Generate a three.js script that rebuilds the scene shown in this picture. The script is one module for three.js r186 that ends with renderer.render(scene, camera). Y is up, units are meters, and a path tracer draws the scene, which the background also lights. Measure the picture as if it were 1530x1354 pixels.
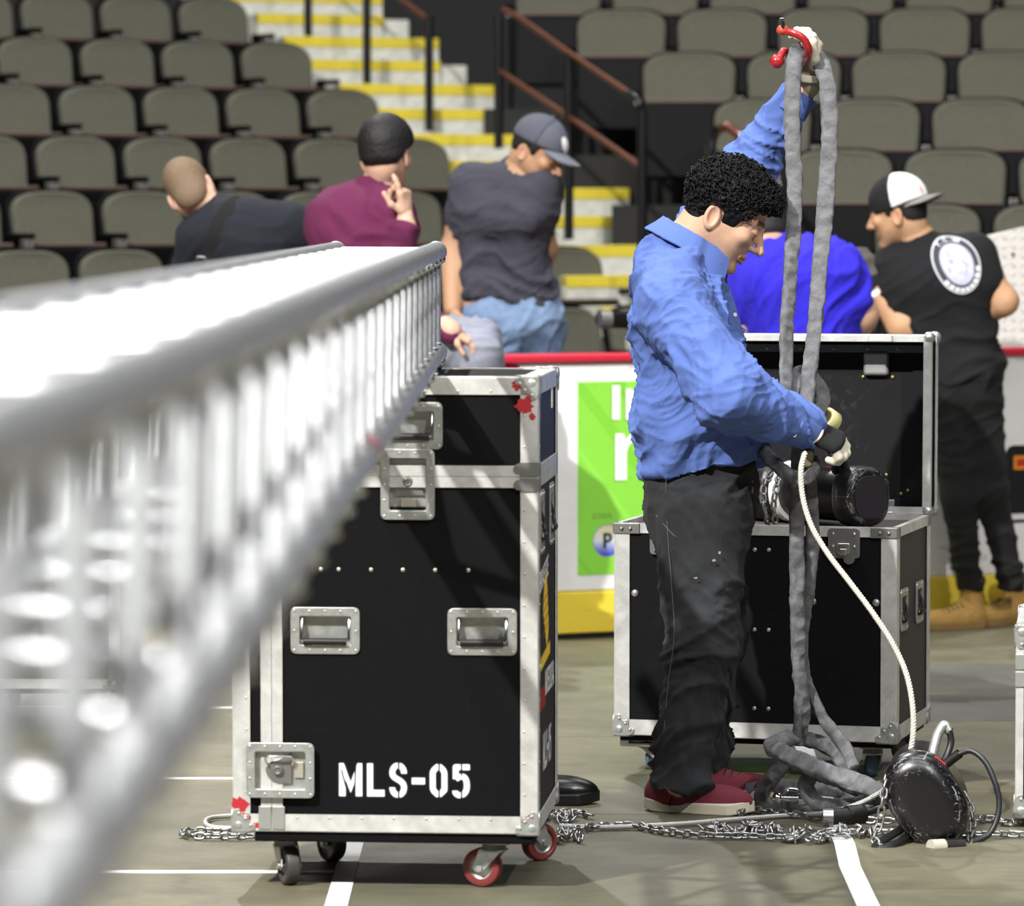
import * as THREE from 'three';
import { RoundedBoxGeometry } from 'three/addons/geometries/RoundedBoxGeometry.js';
import { mergeGeometries, toCreasedNormals } from 'three/addons/utils/BufferGeometryUtils.js';
import { RectAreaLightUniformsLib } from 'three/addons/lights/RectAreaLightUniformsLib.js';
import { createNoise3D, createNoise2D } from 'simplex-noise';

// ---------------------------------------------------------------- camera, light, exposure
const W = 1530, H = 1354, F = 6600, EYE = 1.58, PITCH = Math.atan(355 / F);
const scene = new THREE.Scene();
scene.background = new THREE.Color(0x000000);
const camera = new THREE.PerspectiveCamera(2 * Math.atan(H / 2 / F) * 180 / Math.PI, W / H, 0.3, 120);
camera.position.set(0, EYE, 0);
camera.rotation.set(-PITCH, 0, 0);
camera.focus = 11.75;
camera.userData.fStop = 4.2;
camera.updateMatrixWorld();
const renderer = new THREE.WebGLRenderer({ antialias: true });
renderer.toneMapping = THREE.LinearToneMapping;
renderer.toneMappingExposure = 1.45;
renderer.shadowMap.enabled = true;
renderer.shadowMap.type = THREE.PCFSoftShadowMap;
RectAreaLightUniformsLib.init();

const V = (x, y, z) => new THREE.Vector3(x, y, z);
const ROOF = 15;
// flood lamps of the arena roof: [x, y, z, candela, cone radians]
const FLOODS = [
  [-8.2, 13.2, 0.5, 1350, 0.85],
  [-6.6, 13.6, 1.6, 120, 0.85],
  [7.8, 13.2, 3.2, 430, 0.85],
  [-3.0, 13.8, -27.0, 300, 0.7],
];
for (const [x, y, z, cd, cone] of FLOODS) {
  const l = new THREE.SpotLight(0xfffdf8, cd, 0, cone, 0.5, 2);
  l.position.set(x, y, z); l.target.position.set(-0.1, 0.9, -12.5);
  l.castShadow = true; l.shadow.mapSize.set(2048, 2048); l.shadow.radius = 8; l.shadow.bias = -0.0005;
  l.name = 'flood_lamp_light';
  scene.add(l, l.target);
}
// unseen soft lamp banks added under the roof as fill: [x, z, width, depth, intensity]
const FILL_BANKS = [[-6, -6, 6, 2, 7], [5, -5, 6, 2, 7], [0, 3, 7, 2, 8], [-6, -17, 6, 2, 7], [6, -18, 6, 2, 7], [0, -12, 5, 2, 9]];  // the bank behind the camera adds front fill on upright faces
for (const [x, z, w, d, i] of FILL_BANKS) {
  const l = new THREE.RectAreaLight(0xf4f7ff, i, w, d);
  l.position.set(x, ROOF - 0.62, z); l.rotation.x = -Math.PI / 2; l.name = 'fill_bank_light';
  scene.add(l);
}

// ---------------------------------------------------------------- helpers
const rnd = (seed) => { let s = seed >>> 0; return () => { s = (s + 0x6d2b79f5) >>> 0; let t = Math.imul(s ^ (s >>> 15), 1 | s); t = (t + Math.imul(t ^ (t >>> 7), 61 | t)) ^ t; return ((t ^ (t >>> 14)) >>> 0) / 4294967296; }; };
const R = rnd(7);
const noise3 = createNoise3D(rnd(11)), noise2 = createNoise2D(rnd(12));
const lerp = (a, b, t) => a + (b - a) * t, clamp = (x, a, b) => Math.min(b, Math.max(a, x));
const sstep = (a, b, x) => { const t = clamp((x - a) / (b - a), 0, 1); return t * t * (3 - 2 * t); };
const cP = Math.cos(PITCH), sP = Math.sin(PITCH);
function ray(px, py) { const u = px - W / 2, v = -(py - H / 2); return V(u, v * cP - F * sP, -F * cP - v * sP); }
function P(px, py, D) { const r = ray(px, py); const s = D / -r.z; return V(r.x * s, EYE + r.y * s, -D); }        // pixel at a known distance
function FP(px, py, y = 0) { const r = ray(px, py); const s = (y - EYE) / r.y; return V(r.x * s, y, r.z * s); }       // pixel on the floor (or a level)

const names = new Map();
function numbered(n) { const k = names.get(n) || 0; names.set(n, k + 1); return k ? n + '_' + String(k).padStart(3, '0') : n; }
function shade(o) { o.castShadow = true; o.receiveShadow = true; return o; }
function part(parent, name, geo, mat) {
  const g = Array.isArray(geo) ? merge(geo) : geo;
  const m = shade(new THREE.Mesh(g, mat)); m.name = name; parent.add(m); return m;
}
function thing(name, label, category, group) {
  const g = new THREE.Group(); g.name = numbered(name); g.userData = { label, category }; if (group) g.userData.group = group; scene.add(g); return g;
}
function structure(name, label, category) {
  const g = new THREE.Group(); g.name = name; g.userData = { label, category, kind: 'structure' }; scene.add(g); return g;
}
function merge(list) {
  const l = list.map((g) => { let q = g.index ? g.toNonIndexed() : g.clone(); for (const k of Object.keys(q.attributes)) if (!['position', 'normal', 'uv', 'color'].includes(k)) q.deleteAttribute(k); if (!q.attributes.uv) q.setAttribute('uv', new THREE.BufferAttribute(new Float32Array(q.attributes.position.count * 2), 2)); return q; });
  const col = l.some((g) => g.attributes.color);
  if (col) for (const g of l) if (!g.attributes.color) { const a = new Float32Array(g.attributes.position.count * 3).fill(1); g.setAttribute('color', new THREE.BufferAttribute(a, 3)); }
  return mergeGeometries(l, false);
}
const bx = (w, h, d, x = 0, y = 0, z = 0) => { const g = new THREE.BoxGeometry(w, h, d); metreUV(g); return g.translate(x, y, z); };
const rb = (w, h, d, r, x = 0, y = 0, z = 0, seg = 2) => { const g = new RoundedBoxGeometry(w, h, d, seg, r); return g.translate(x, y, z); };
function metreUV(g) {                                                   // uv in metres, by the main direction of each face
  const p = g.attributes.position, n = g.attributes.normal; const uv = new Float32Array(p.count * 2);
  for (let i = 0; i < p.count; i++) {
    const ax = Math.abs(n.getX(i)), ay = Math.abs(n.getY(i)), az = Math.abs(n.getZ(i));
    if (ay >= ax && ay >= az) { uv[2 * i] = p.getX(i); uv[2 * i + 1] = p.getZ(i); } else if (ax > az) { uv[2 * i] = p.getZ(i); uv[2 * i + 1] = p.getY(i); } else { uv[2 * i] = p.getX(i); uv[2 * i + 1] = p.getY(i); }
  }
  g.setAttribute('uv', new THREE.BufferAttribute(uv, 2)); return g;
}
const cyl = (r0, r1, h, x = 0, y = 0, z = 0, seg = 20) => new THREE.CylinderGeometry(r1, r0, h, seg).translate(x, y, z);
const ball = (r, x = 0, y = 0, z = 0, a = 12, b = 8) => new THREE.SphereGeometry(r, a, b).translate(x, y, z);
function bar(a, b, r, seg = 10) { const d = b.clone().sub(a), g = new THREE.CylinderGeometry(r, r, d.length(), seg); g.applyQuaternion(new THREE.Quaternion().setFromUnitVectors(V(0, 1, 0), d.normalize())); return g.translate((a.x + b.x) / 2, (a.y + b.y) / 2, (a.z + b.z) / 2); }
const tube = (pts, r, n = 40, rad = 8, closed = false) => new THREE.TubeGeometry(new THREE.CatmullRomCurve3(pts, closed, 'centripetal'), n, r, rad, closed);
function rrect(w, h, r, x = 0, y = 0, S = THREE.Shape) {
  const s = new S(), a = x - w / 2, b = y - h / 2, c = x + w / 2, d = y + h / 2;
  s.moveTo(a + r, b); s.lineTo(c - r, b); s.quadraticCurveTo(c, b, c, b + r); s.lineTo(c, d - r); s.quadraticCurveTo(c, d, c - r, d); s.lineTo(a + r, d); s.quadraticCurveTo(a, d, a, d - r); s.lineTo(a, b + r); s.quadraticCurveTo(a, b, a + r, b);
  return s;
}
function ext(shape, depth, bevel = 0, z = 0, cs = 6) { return new THREE.ExtrudeGeometry(shape, { depth: depth - 2 * bevel, bevelEnabled: bevel > 0, bevelThickness: bevel, bevelSize: bevel, bevelOffset: -bevel, bevelSegments: 2, curveSegments: cs, steps: 1 }).translate(0, 0, z + bevel); }

// strap or rope swept along points; the flat side keeps to the given direction
function sweep(pts, w, t, n, flat = V(0, 0, 1), o = {}) {
  const c = new THREE.CatmullRomCurve3(pts, false, 'centripetal'), rad = o.rad || 14, pos = [], uv = [], idx = [], L = c.getLength();
  const T = new THREE.Vector3(), S = new THREE.Vector3(), N = new THREE.Vector3(), p = new THREE.Vector3();
  for (let i = 0; i <= n; i++) {
    const u = i / n; c.getPointAt(u, p); c.getTangentAt(u, T);
    const fl = flat.clone(); if (o.turn) fl.applyAxisAngle(T, o.turn * Math.sin(u * L * (o.turnRate || 5) + (o.seed || 0)));
    S.crossVectors(T, fl).normalize(); N.crossVectors(S, T).normalize();
    for (let j = 0; j <= rad; j++) {
      const a = j / rad * Math.PI * 2, ca = Math.cos(a), sa = Math.sin(a), e = o.square || 0.75;
      let k = 1; if (o.wrinkle) k += o.wrinkle * noise3(u * L * (o.rate || 22), ca * 1.1 + (o.seed || 0), sa * 1.6) + o.wrinkle * 0.8 * (1 - Math.abs(noise3(u * L * (o.rate || 22) * 1.9 + ca * 1.3, (o.seed || 0) + 5, sa * 2)) * 2);
      const X = Math.sign(ca) * Math.pow(Math.abs(ca), e) * w / 2 * (1 + (k - 1) * 0.25), Y = Math.sign(sa) * Math.pow(Math.abs(sa), e) * t / 2 * k;
      pos.push(p.x + S.x * X + N.x * Y, p.y + S.y * X + N.y * Y, p.z + S.z * X + N.z * Y); uv.push(j / rad * (2 * w), u * L);
    }
  }
  const s = rad + 1;
  for (let i = 0; i < n; i++) for (let j = 0; j < rad; j++) { const a = i * s + j, b = a + s; idx.push(a, b, a + 1, b, b + 1, a + 1); }
  for (const e of [0, n]) { const m = pos.length / 3; c.getPointAt(e / n, p); pos.push(p.x, p.y, p.z); uv.push(0, 0); for (let j = 0; j < rad; j++) e ? idx.push(m, e * s + j + 1, e * s + j) : idx.push(m, j, j + 1); }
  const g = new THREE.BufferGeometry(); g.setAttribute('position', new THREE.Float32BufferAttribute(pos, 3)); g.setAttribute('uv', new THREE.Float32BufferAttribute(uv, 2)); g.setIndex(idx); g.computeVertexNormals(); return g;
}

// ---------------------------------------------------------------- textures
function noiseTex(w, h, fn, srgb = false) {
  const d = new Uint8Array(w * h * 4);
  for (let y = 0; y < h; y++) for (let x = 0; x < w; x++) { const c = fn(x / w, y / h, x, y), i = (y * w + x) * 4; if (Array.isArray(c)) { d[i] = clamp(c[0], 0, 255); d[i + 1] = clamp(c[1], 0, 255); d[i + 2] = clamp(c[2], 0, 255); } else d[i] = d[i + 1] = d[i + 2] = clamp(c, 0, 255); d[i + 3] = 255; }
  const t = new THREE.DataTexture(d, w, h); t.wrapS = t.wrapT = THREE.RepeatWrapping; t.magFilter = THREE.LinearFilter; t.minFilter = THREE.LinearMipmapLinearFilter; t.generateMipmaps = true; if (srgb) t.colorSpace = THREE.SRGBColorSpace; t.needsUpdate = true; return t;
}
// noise that tiles over the unit square
function tn(u, v, f, s = 0) { const a = u * Math.PI * 2, b = v * Math.PI * 2, r = f / 6.283; return 0.5 * (noise3(Math.cos(a) * r + s, Math.sin(a) * r + Math.cos(b) * r, Math.sin(b) * r + s) + noise3(Math.sin(a) * r + 9 + s, Math.cos(b) * r + Math.cos(a) * r, s - Math.sin(b) * r)); }
function fbm(u, v, f, o = 4, s = 0) { let a = 0, k = 0.5; for (let i = 0; i < o; i++) { a += k * tn(u, v, f, s + i * 3.7); f *= 2.1; k *= 0.5; } return a; }
function rep(t, x, y) { const c = t.clone(); c.repeat.set(x, y); c.needsUpdate = true; return c; }
function canvasTex(w, h, draw) { const c = document.createElement('canvas'); c.width = w; c.height = h; draw(c.getContext('2d'), w, h); const t = new THREE.CanvasTexture(c); t.colorSpace = THREE.SRGBColorSpace; t.anisotropy = 8; return t; }

const T = {};
T.scuff = noiseTex(512, 512, (u, v) => 150 + 70 * fbm(u, v, 6, 5) + (R() - 0.5) * 26);
T.metal = noiseTex(512, 512, (u, v, x, y) => { const f = fbm(u, v, 5, 4, 2), s = noise2(x * 0.02, y * 0.45) * 0.35 + noise2(x * 0.4, y * 0.02) * 0.15; const k = 222 + 34 * f + 20 * s + (R() - 0.5) * 16; return [k, k, k * 0.985]; }, true);
T.metalRough = noiseTex(512, 512, (u, v, x, y) => 115 + 60 * fbm(u, v, 7, 4, 8) + 20 * noise2(x * 0.03, y * 0.5));
T.weave = noiseTex(256, 256, (u, v, x, y) => 128 + 45 * Math.sin(x * Math.PI / 2) * Math.cos(y * Math.PI / 2) + 40 * (R() - 0.5) + 30 * fbm(u, v, 20, 2));
T.twill = noiseTex(256, 256, (u, v, x, y) => 128 + 55 * Math.sin((x + y) * Math.PI / 4) + 50 * (R() - 0.5));
T.upholstery = noiseTex(256, 256, (u, v) => { const k = (R() - 0.5) * 44 + 20 * fbm(u, v, 24, 3); return [112 + k, 111 + k, 102 + k]; }, true);
T.floor = noiseTex(1024, 1024, (u, v, x, y) => { const f = fbm(u, v, 5, 6, 1), s = noise2(x * 0.006, y * 0.09) * 0.6 + noise2(x * 0.02, y * 0.3) * 0.4; const k = 1 + 0.2 * f + 0.1 * s + (R() - 0.5) * 0.07; const st = fbm(u, v, 9, 3, 6) > 0.28 ? 0.93 : 1; return [200 * k * st, 198 * k * st, 184 * k * st]; }, true);
T.floorRough = noiseTex(512, 512, (u, v) => 140 + 70 * fbm(u, v, 6, 5, 3));
T.concrete = noiseTex(512, 512, (u, v) => { const k = 205 + 34 * fbm(u, v, 8, 5, 4) + (R() - 0.5) * 18; return [k, k, k * 0.97]; }, true);
T.board = noiseTex(512, 512, (u, v) => { const d = fbm(u, v, 10, 4, 9); const m = d > 0.34 ? 0.9 : 1; const k = (246 + 6 * d) * m; return [k, k, k]; }, true);
T.diamond = noiseTex(256, 256, (u, v, x, y) => { const c = 32, i = Math.floor(x / c), j = Math.floor(y / c), a = ((i + j) % 2 ? 1 : -1) * Math.PI / 4, dx = (x % c) - 16, dy = (y % c) - 16; const p = dx * Math.cos(a) + dy * Math.sin(a), q = -dx * Math.sin(a) + dy * Math.cos(a); return 255 * sstep(1.1, 0.7, Math.abs(p) / 14 + Math.abs(q) / 5); });
T.dirt = noiseTex(512, 512, (u, v) => { const a = fbm(u, v, 9, 5, 12), b = fbm(u, v, 30, 3, 14), k = 190 + 75 * a + 30 * b + (R() - 0.5) * 14; return [k, k, k * 1.01]; }, true);
T.skin = noiseTex(256, 256, (u, v) => 128 + 90 * fbm(u, v, 26, 3) + (R() - 0.5) * 50);

// ---------------------------------------------------------------- materials
const M = {};
const std = (o) => new THREE.MeshStandardMaterial(o), phy = (o) => new THREE.MeshPhysicalMaterial(o);
M.alu = std({ color: 0xebebeb, metalness: 0.4, roughness: 0.9, map: rep(T.metal, 3, 3), roughnessMap: rep(T.metalRough, 3, 3), bumpMap: rep(T.scuff, 4, 4), bumpScale: 0.0004 });
M.truss = std({ color: 0xc6c9cf, metalness: 0.6, roughness: 0.75, map: rep(T.metal, 2, 2), roughnessMap: rep(T.metalRough, 2, 2) });
M.weld = std({ color: 0xb6b7b8, metalness: 0.85, roughness: 0.42 });
M.zinc = std({ color: 0xc9cbcb, metalness: 0.65, roughness: 0.9, map: rep(T.metal, 6, 6), roughnessMap: rep(T.metalRough, 6, 6) });
M.zincDark = std({ color: 0x8f8f8d, metalness: 0.85, roughness: 0.45 });
M.chrome = std({ color: 0xdadbdd, metalness: 1, roughness: 0.16 });
M.rivet = std({ color: 0xc8c4b4, metalness: 0.7, roughness: 0.4 });
M.brass = std({ color: 0xa8935c, metalness: 0.8, roughness: 0.4 });
M.ply = phy({ color: 0x09090b, specularIntensity: 0.25, roughness: 0.62, bumpMap: rep(T.weave, 40, 40), bumpScale: 0.0003 });
M.plyGrey = std({ color: 0x2b2a2d, roughness: 0.6, bumpMap: rep(T.weave, 40, 40), bumpScale: 0.0003 });
M.blackRubber = std({ color: 0x121212, roughness: 0.5 });
M.blackPlastic = phy({ color: 0x030304, roughness: 0.55, specularIntensity: 0.18 });
M.blackPaint = std({ color: 0x0d0d10, roughness: 0.32 });
M.redPaint = std({ color: 0xa8222a, roughness: 0.5 });
M.steel = std({ color: 0xa9a9a8, metalness: 0.95, roughness: 0.3 });
M.wire = std({ color: 0xc4c4c2, metalness: 0.5, roughness: 0.5 });
M.seatFabric = std({ color: 0xb8b9ae, roughness: 0.95, map: rep(T.upholstery, 3, 3), bumpMap: rep(T.weave, 6, 6), bumpScale: 0.0015 });
M.lip = std({ color: 0x4a382f, roughness: 0.6 });
M.copper = std({ color: 0x63392a, metalness: 0.35, roughness: 0.35 });
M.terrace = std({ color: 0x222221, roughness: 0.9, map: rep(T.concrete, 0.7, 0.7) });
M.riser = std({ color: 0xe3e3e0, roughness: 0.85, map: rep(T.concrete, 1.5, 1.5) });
M.yellow = std({ color: 0xf0da3c, roughness: 0.7, map: rep(T.concrete, 2, 2) });
M.tape = std({ color: 0xf4f4f2, roughness: 0.6 });
M.wheelRed = std({ color: 0x7a3230, roughness: 0.42 });
M.wheelGrey = std({ color: 0x3c3836, roughness: 0.5 });
M.wheelBlue = std({ color: 0x4d6377, roughness: 0.5 });
M.sling = std({ color: 0x8a8a8c, roughness: 0.95, map: rep(T.dirt, 3, 3), bumpMap: rep(T.weave, 30, 8), bumpScale: 0.0012 });
M.cable = std({ color: 0x222328, roughness: 0.42 });
M.wallDark = std({ color: 0x2a2a2c, roughness: 0.9 });
M.glow = std({ color: 0xffffff, emissive: 0xfff8ee, emissiveIntensity: 4 });
// ---------------------------------------------------------------- the hall
{
  const X = 16, Z0 = -36, Z1 = 9;
  const w = (name, g) => { const m = part(scene, name, g, M.wallDark); m.userData = { label: 'dark arena ' + name.replace('_', ' '), category: name.split('_')[0], kind: 'structure' }; };
  w('wall_left', bx(0.3, ROOF, Z1 - Z0, -X - 0.15, ROOF / 2, (Z0 + Z1) / 2));
  w('wall_right', bx(0.3, ROOF, Z1 - Z0, X + 0.15, ROOF / 2, (Z0 + Z1) / 2));
  w('wall_back', bx(2 * X + 0.6, ROOF, 0.3, 0, ROOF / 2, Z0 - 0.15));
  w('wall_front', bx(2 * X + 0.6, ROOF, 0.3, 0, ROOF / 2, Z1 + 0.15));
  w('ceiling', bx(2 * X + 0.6, 0.3, Z1 - Z0 + 0.6, 0, ROOF + 0.15, (Z0 + Z1) / 2));
  const floor = structure('floor', 'grey-beige arena floor of large cover panels with dark seams', 'floor');
  const base = std({ color: 0x55524a, roughness: 0.9, map: rep(T.floor, 0.3, 0.3) });
  part(floor, 'floor_slab', bx(2 * X, 0.2, Z1 - Z0, 0, -0.12, (Z0 + Z1) / 2), base);
  const tints = [0x7d7a6a, 0x807c6b, 0x777568, 0x84806f].map((c) => std({ color: c, roughness: 1, map: rep(T.floor, 0.45, 0.45), roughnessMap: rep(T.floorRough, 0.5, 0.5) }));
  const grey = std({ color: 0x6c6c6b, roughness: 1, map: rep(T.floor, 0.45, 0.45), roughnessMap: rep(T.floorRough, 0.5, 0.5) });
  // columns of panels with staggered cross seams: [x0, x1, distance of one seam]
  const cols = [[-2.87, -1.635, 10.57], [-1.635, -0.4, 10.57], [-0.4, 0.835, 9.87], [0.835, 2.07, 10.3], [2.07, 3.305, 9.9]];
  const gap = 0.006, rr = rnd(5);
  cols.forEach(([x0, x1, s], c) => {
    const len = c < 2 ? 1.78 : 1.735;
    for (let k = -5; k < 6; k++) {
      const d0 = s + k * len, wdt = x1 - x0 - gap, g = bx(wdt, 0.02, len - gap, (x0 + x1) / 2, -0.01, -(d0 + len / 2));
      const uv = g.attributes.uv, ox = rr() * 9, oy = rr() * 9; for (let i = 0; i < uv.count; i++) uv.setXY(i, uv.getX(i) + ox, uv.getY(i) + oy);
      part(floor, 'floor_panel', g, c === 3 && k === 2 ? grey : tints[Math.floor(rr() * 4)]);
    }
  });
  // lamps
  const fillBankLabel = 'long white unseen lamp bank added under the arena roof for soft fill';
  for (const [x, z, wd, d] of FILL_BANKS) {
    const t = thing('fill_lamp_bank', fillBankLabel, 'lamp', 'added fill lamp banks under the roof'); t.position.set(x, ROOF, z);
    part(t, 'housing', bx(wd + 0.2, 0.25, d + 0.2, 0, -0.45, 0), M.wallDark);
    part(t, 'diffuser', bx(wd, 0.02, d, 0, -0.585, 0), M.glow);
    for (const s of [-1, 1]) part(t, 'hanger', bar(V(s * wd * 0.4, 0, 0), V(s * wd * 0.4, -0.34, 0), 0.015), M.steel);
  }
  for (const [x, y, z] of FLOODS) {
    const t = thing('flood_lamp', 'round flood lamp hanging on a rod from the arena roof', 'lamp', 'flood lamps under the roof'); t.position.set(x, y, z);
    const q = new THREE.Quaternion().setFromUnitVectors(V(0, -1, 0), V(-0.1 - x, 0.9 - y, -12.5 - z).normalize());
    part(t, 'reflector', new THREE.CylinderGeometry(0.1, 0.24, 0.3, 24, 1, true).translate(0, 0.17, 0).applyQuaternion(q), M.alu);
    part(t, 'bulb', ball(0.12).applyQuaternion(q), M.glow);
    part(t, 'rod', bar(V(0, 0.28, 0), V(0, ROOF - y, 0), 0.012), M.steel);
  }
  // floor lines
  const line = (label, pts, wd) => {
    const pos = [], idx = [];
    pts.forEach((p, i) => { const a = pts[Math.max(0, i - 1)], b = pts[Math.min(pts.length - 1, i + 1)], t = b.clone().sub(a).normalize(), s = V(-t.z, 0, t.x).multiplyScalar(wd / 2); for (const y of [0.0004, 0.0022]) for (const k of [-1, 1]) pos.push(p.x + k * s.x, y, p.z + k * s.z); });
    for (let i = 0; i < pts.length - 1; i++) { const a = i * 4, b = a + 4; idx.push(a + 2, a + 3, b + 2, a + 3, b + 3, b + 2, a, a + 2, b, a + 2, b + 2, b, a + 1, b + 1, a + 3, b + 1, b + 3, a + 3); }
    const g = new THREE.BufferGeometry(); g.setAttribute('position', new THREE.Float32BufferAttribute(pos, 3)); g.setIndex(idx);
    const m = part(scene, numbered('floor_tape'), toCreasedNormals(g, 0.5), M.tape); m.userData = { label, category: 'floor tape' };
  };
  line('wide white tape line running under the tall stencilled road case', [V(-0.405, 0, -9.4), V(-0.40, 0, -11.1), V(-0.39, 0, -13), V(-0.39, 0, -15.8)], 0.052);
  line('wide white tape line with a kink beside the hoist on the floor', [V(0.83, 0, -9.4), FP(1297, 1354), FP(1270, 1296), FP(1262, 1262), FP(1252, 1240), FP(1212, 1150), V(0.88, 0, -13.5)], 0.052);
  line('thin white line passing in front of the tall case castors', [V(-2.6, 0, -10.57), V(-0.43, 0, -10.57)], 0.036);
  line('thin white line between the tall case and the script-lettered case', [V(-2.6, 0, -12.34), V(-0.43, 0, -12.34)], 0.036);
  line('thin white line crossing the floor behind the chain end', [V(-2.6, 0, -14.13), V(-0.43, 0, -14.13)], 0.036);
}
// ---------------------------------------------------------------- dasher boards
const BT = Math.atan(0.47), B0 = P(875, 956, 16.45);
{
  const t = thing('dasher_boards', 'white dasher boards with red cap rail and yellow kick plate', 'boards');
  t.position.set(B0.x, 0, B0.z); t.rotation.y = BT;
  const white = std({ color: 0xf6f6f6, roughness: 0.45, map: rep(T.board, 0.8, 0.8) }), yel = std({ color: 0xf8dc48, roughness: 0.5, map: rep(T.board, 0.9, 0.9) }), red = std({ color: 0xc2283c, roughness: 0.4 });
  const posts = [-5.18, -2.74, -0.303, 2.137, 4.58];
  for (let i = 0; i < 4; i++) {
    const a = posts[i] + 0.03, b = posts[i + 1] - 0.03, c = (a + b) / 2, w = b - a;
    part(t, 'board_panel', rb(w, 0.85, 0.03, 0.006, c, 0.605, -0.015), white);
    part(t, 'kick_plate', rb(w + 0.055, 0.155, 0.036, 0.005, c, 0.0995, -0.012), yel);
  }
  for (const p of posts) part(t, 'post', rb(0.06, 1.03, 0.08, 0.006, p, 0.515, -0.046), red);
  part(t, 'cap_rail', rb(9.9, 0.034, 0.14, 0.012, -0.3, 1.049, -0.05), red);
  part(t, 'base_strip', bx(9.8, 0.02, 0.06, -0.3, 0.01, -0.035), M.blackRubber);
  // printed advertisement, coordinates from the pixels it covers
  const n = V(Math.sin(BT), 0, Math.cos(BT)), o = V(B0.x, 0, B0.z), e = V(Math.cos(BT), 0, -Math.sin(BT));
  const loc = (px, py) => { const r = ray(px, py), c = V(0, EYE, 0), s = o.clone().sub(c).dot(n) / r.dot(n), q = c.add(r.multiplyScalar(s)).sub(o); return [q.dot(e), q.y]; };
  const [gx0, gy1] = loc(863, 571), gy0 = loc(864, 860)[1], gx1 = gx0 + 1.12, gw = gx1 - gx0, gh = gy1 - gy0;
  const tex = canvasTex(1024, Math.round(1024 * gh / gw), (c, w, h) => {
    const X = (px, py) => { const [x, y] = loc(px, py); return [(x - gx0) / gw * w, (gy1 - y) / gh * h]; };
    c.fillStyle = '#8ed94a'; c.fillRect(0, 0, w, h);
    const r = rnd(3);
    for (let i = 0; i < 26; i++) { c.strokeStyle = r() < 0.5 ? 'rgba(150,232,90,.5)' : 'rgba(118,196,52,.45)'; c.lineWidth = 8 + r() * 46; const x = r() * w * 1.6 - w * 0.6; c.beginPath(); c.moveTo(x, 0); c.lineTo(x + h * 0.8, h); c.stroke(); }
    for (let i = 0; i < 60; i++) { c.strokeStyle = 'rgba(70,90,30,.35)'; c.lineWidth = 1 + r() * 2; const x = r() * w, y = r() * h; c.beginPath(); c.moveTo(x, y); c.lineTo(x + (r() - 0.5) * 26, y + r() * 16); c.stroke(); }
    const letter = (s, a, b, font) => { const [x0, y0] = X(...a), [x1, y1] = X(...b); c.font = 'bold ' + (y1 - y0) / 0.72 * (font || 1) + 'px sans-serif'; c.textBaseline = 'alphabetic'; c.fillStyle = '#6f9a35'; c.fillText(s, x0 - 4, y1 + 5); c.fillStyle = '#ffffff'; c.fillText(s, x0, y1); };
    { const [x0, y0] = X(914.5, 576), [x1, y1] = X(926, 627); c.fillStyle = '#6f9a35'; c.fillRect(x0 - 4, y0 + 5, x1 - x0, y1 - y0); c.fillStyle = '#ffffff'; c.fillRect(x0, y0, x1 - x0, y1 - y0); }
    letter('n', [929, 576], [950, 627], 1.2);
    letter('n', [910, 648], [950, 717], 1.31);
    { const [x, y] = X(884, 776); c.fillStyle = '#5e8a34'; c.font = (h * 0.045) + 'px sans-serif'; c.fillText('IOWA', x, y); }
    { const [x, y] = X(907, 808), q = h * 0.082; const g = c.createLinearGradient(x, y - q, x, y + q); g.addColorStop(0, '#e9dba6'); g.addColorStop(0.5, '#dfe6ee'); g.addColorStop(1, '#3340b8'); c.fillStyle = g; c.beginPath(); c.arc(x, y, q, 0, 7); c.fill(); c.lineWidth = 3; c.strokeStyle = '#7d86c8'; c.stroke(); c.fillStyle = '#17171c'; c.font = 'bold ' + q * 1.35 + 'px sans-serif'; c.textAlign = 'center'; c.textBaseline = 'middle'; c.fillText('P', x, y); }
  });
  const ad = part(t, 'advert_print', ext(rrect(gw, gh, 0.004, (gx0 + gx1) / 2, (gy0 + gy1) / 2), 0.002, 0, 0.0002), std({ map: tex, roughness: 0.4 }));
  { const p = ad.geometry.attributes.position, uv = ad.geometry.attributes.uv; for (let i = 0; i < p.count; i++) uv.setXY(i, (p.getX(i) - gx0) / gw, (p.getY(i) - gy0) / gh); }
  ad.userData.label = 'green advertisement with white letters';
  // black emblem with a framed red rectangle
  const blk = std({ color: 0x1c1c20, roughness: 0.4 }), [ex0, ey1] = loc(1502, 666), [, ey0] = loc(1502, 768);
  part(t, 'emblem', [ext(rrect(0.5, ey1 - ey0, 0.045, ex0 + 0.25, (ey0 + ey1) / 2), 0.002, 0, 0.0004), ...[700, 716, 733, 747, 780].map((y, i) => { const q = loc(1478, y)[1]; return bx(i === 4 ? 0.6 : 0.14, 0.012, 0.002, ex0 + (i === 4 ? 0.2 : -0.03), q, 0.0014); })], blk);
  const [rx0, ry1] = loc(1514, 681), [, ry0] = loc(1514, 702);
  part(t, 'emblem_frame', ext(rrect(0.2, ry1 - ry0, 0.006, rx0 + 0.1, (ry0 + ry1) / 2), 0.003, 0, 0.0008), std({ color: 0xe08a2a, roughness: 0.5 }));
  part(t, 'emblem_block', ext(rrect(0.172, (ry1 - ry0) - 0.028, 0.004, rx0 + 0.1, (ry0 + ry1) / 2), 0.0034, 0, 0.001), std({ color: 0xc0301f, roughness: 0.5 }));
}
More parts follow.
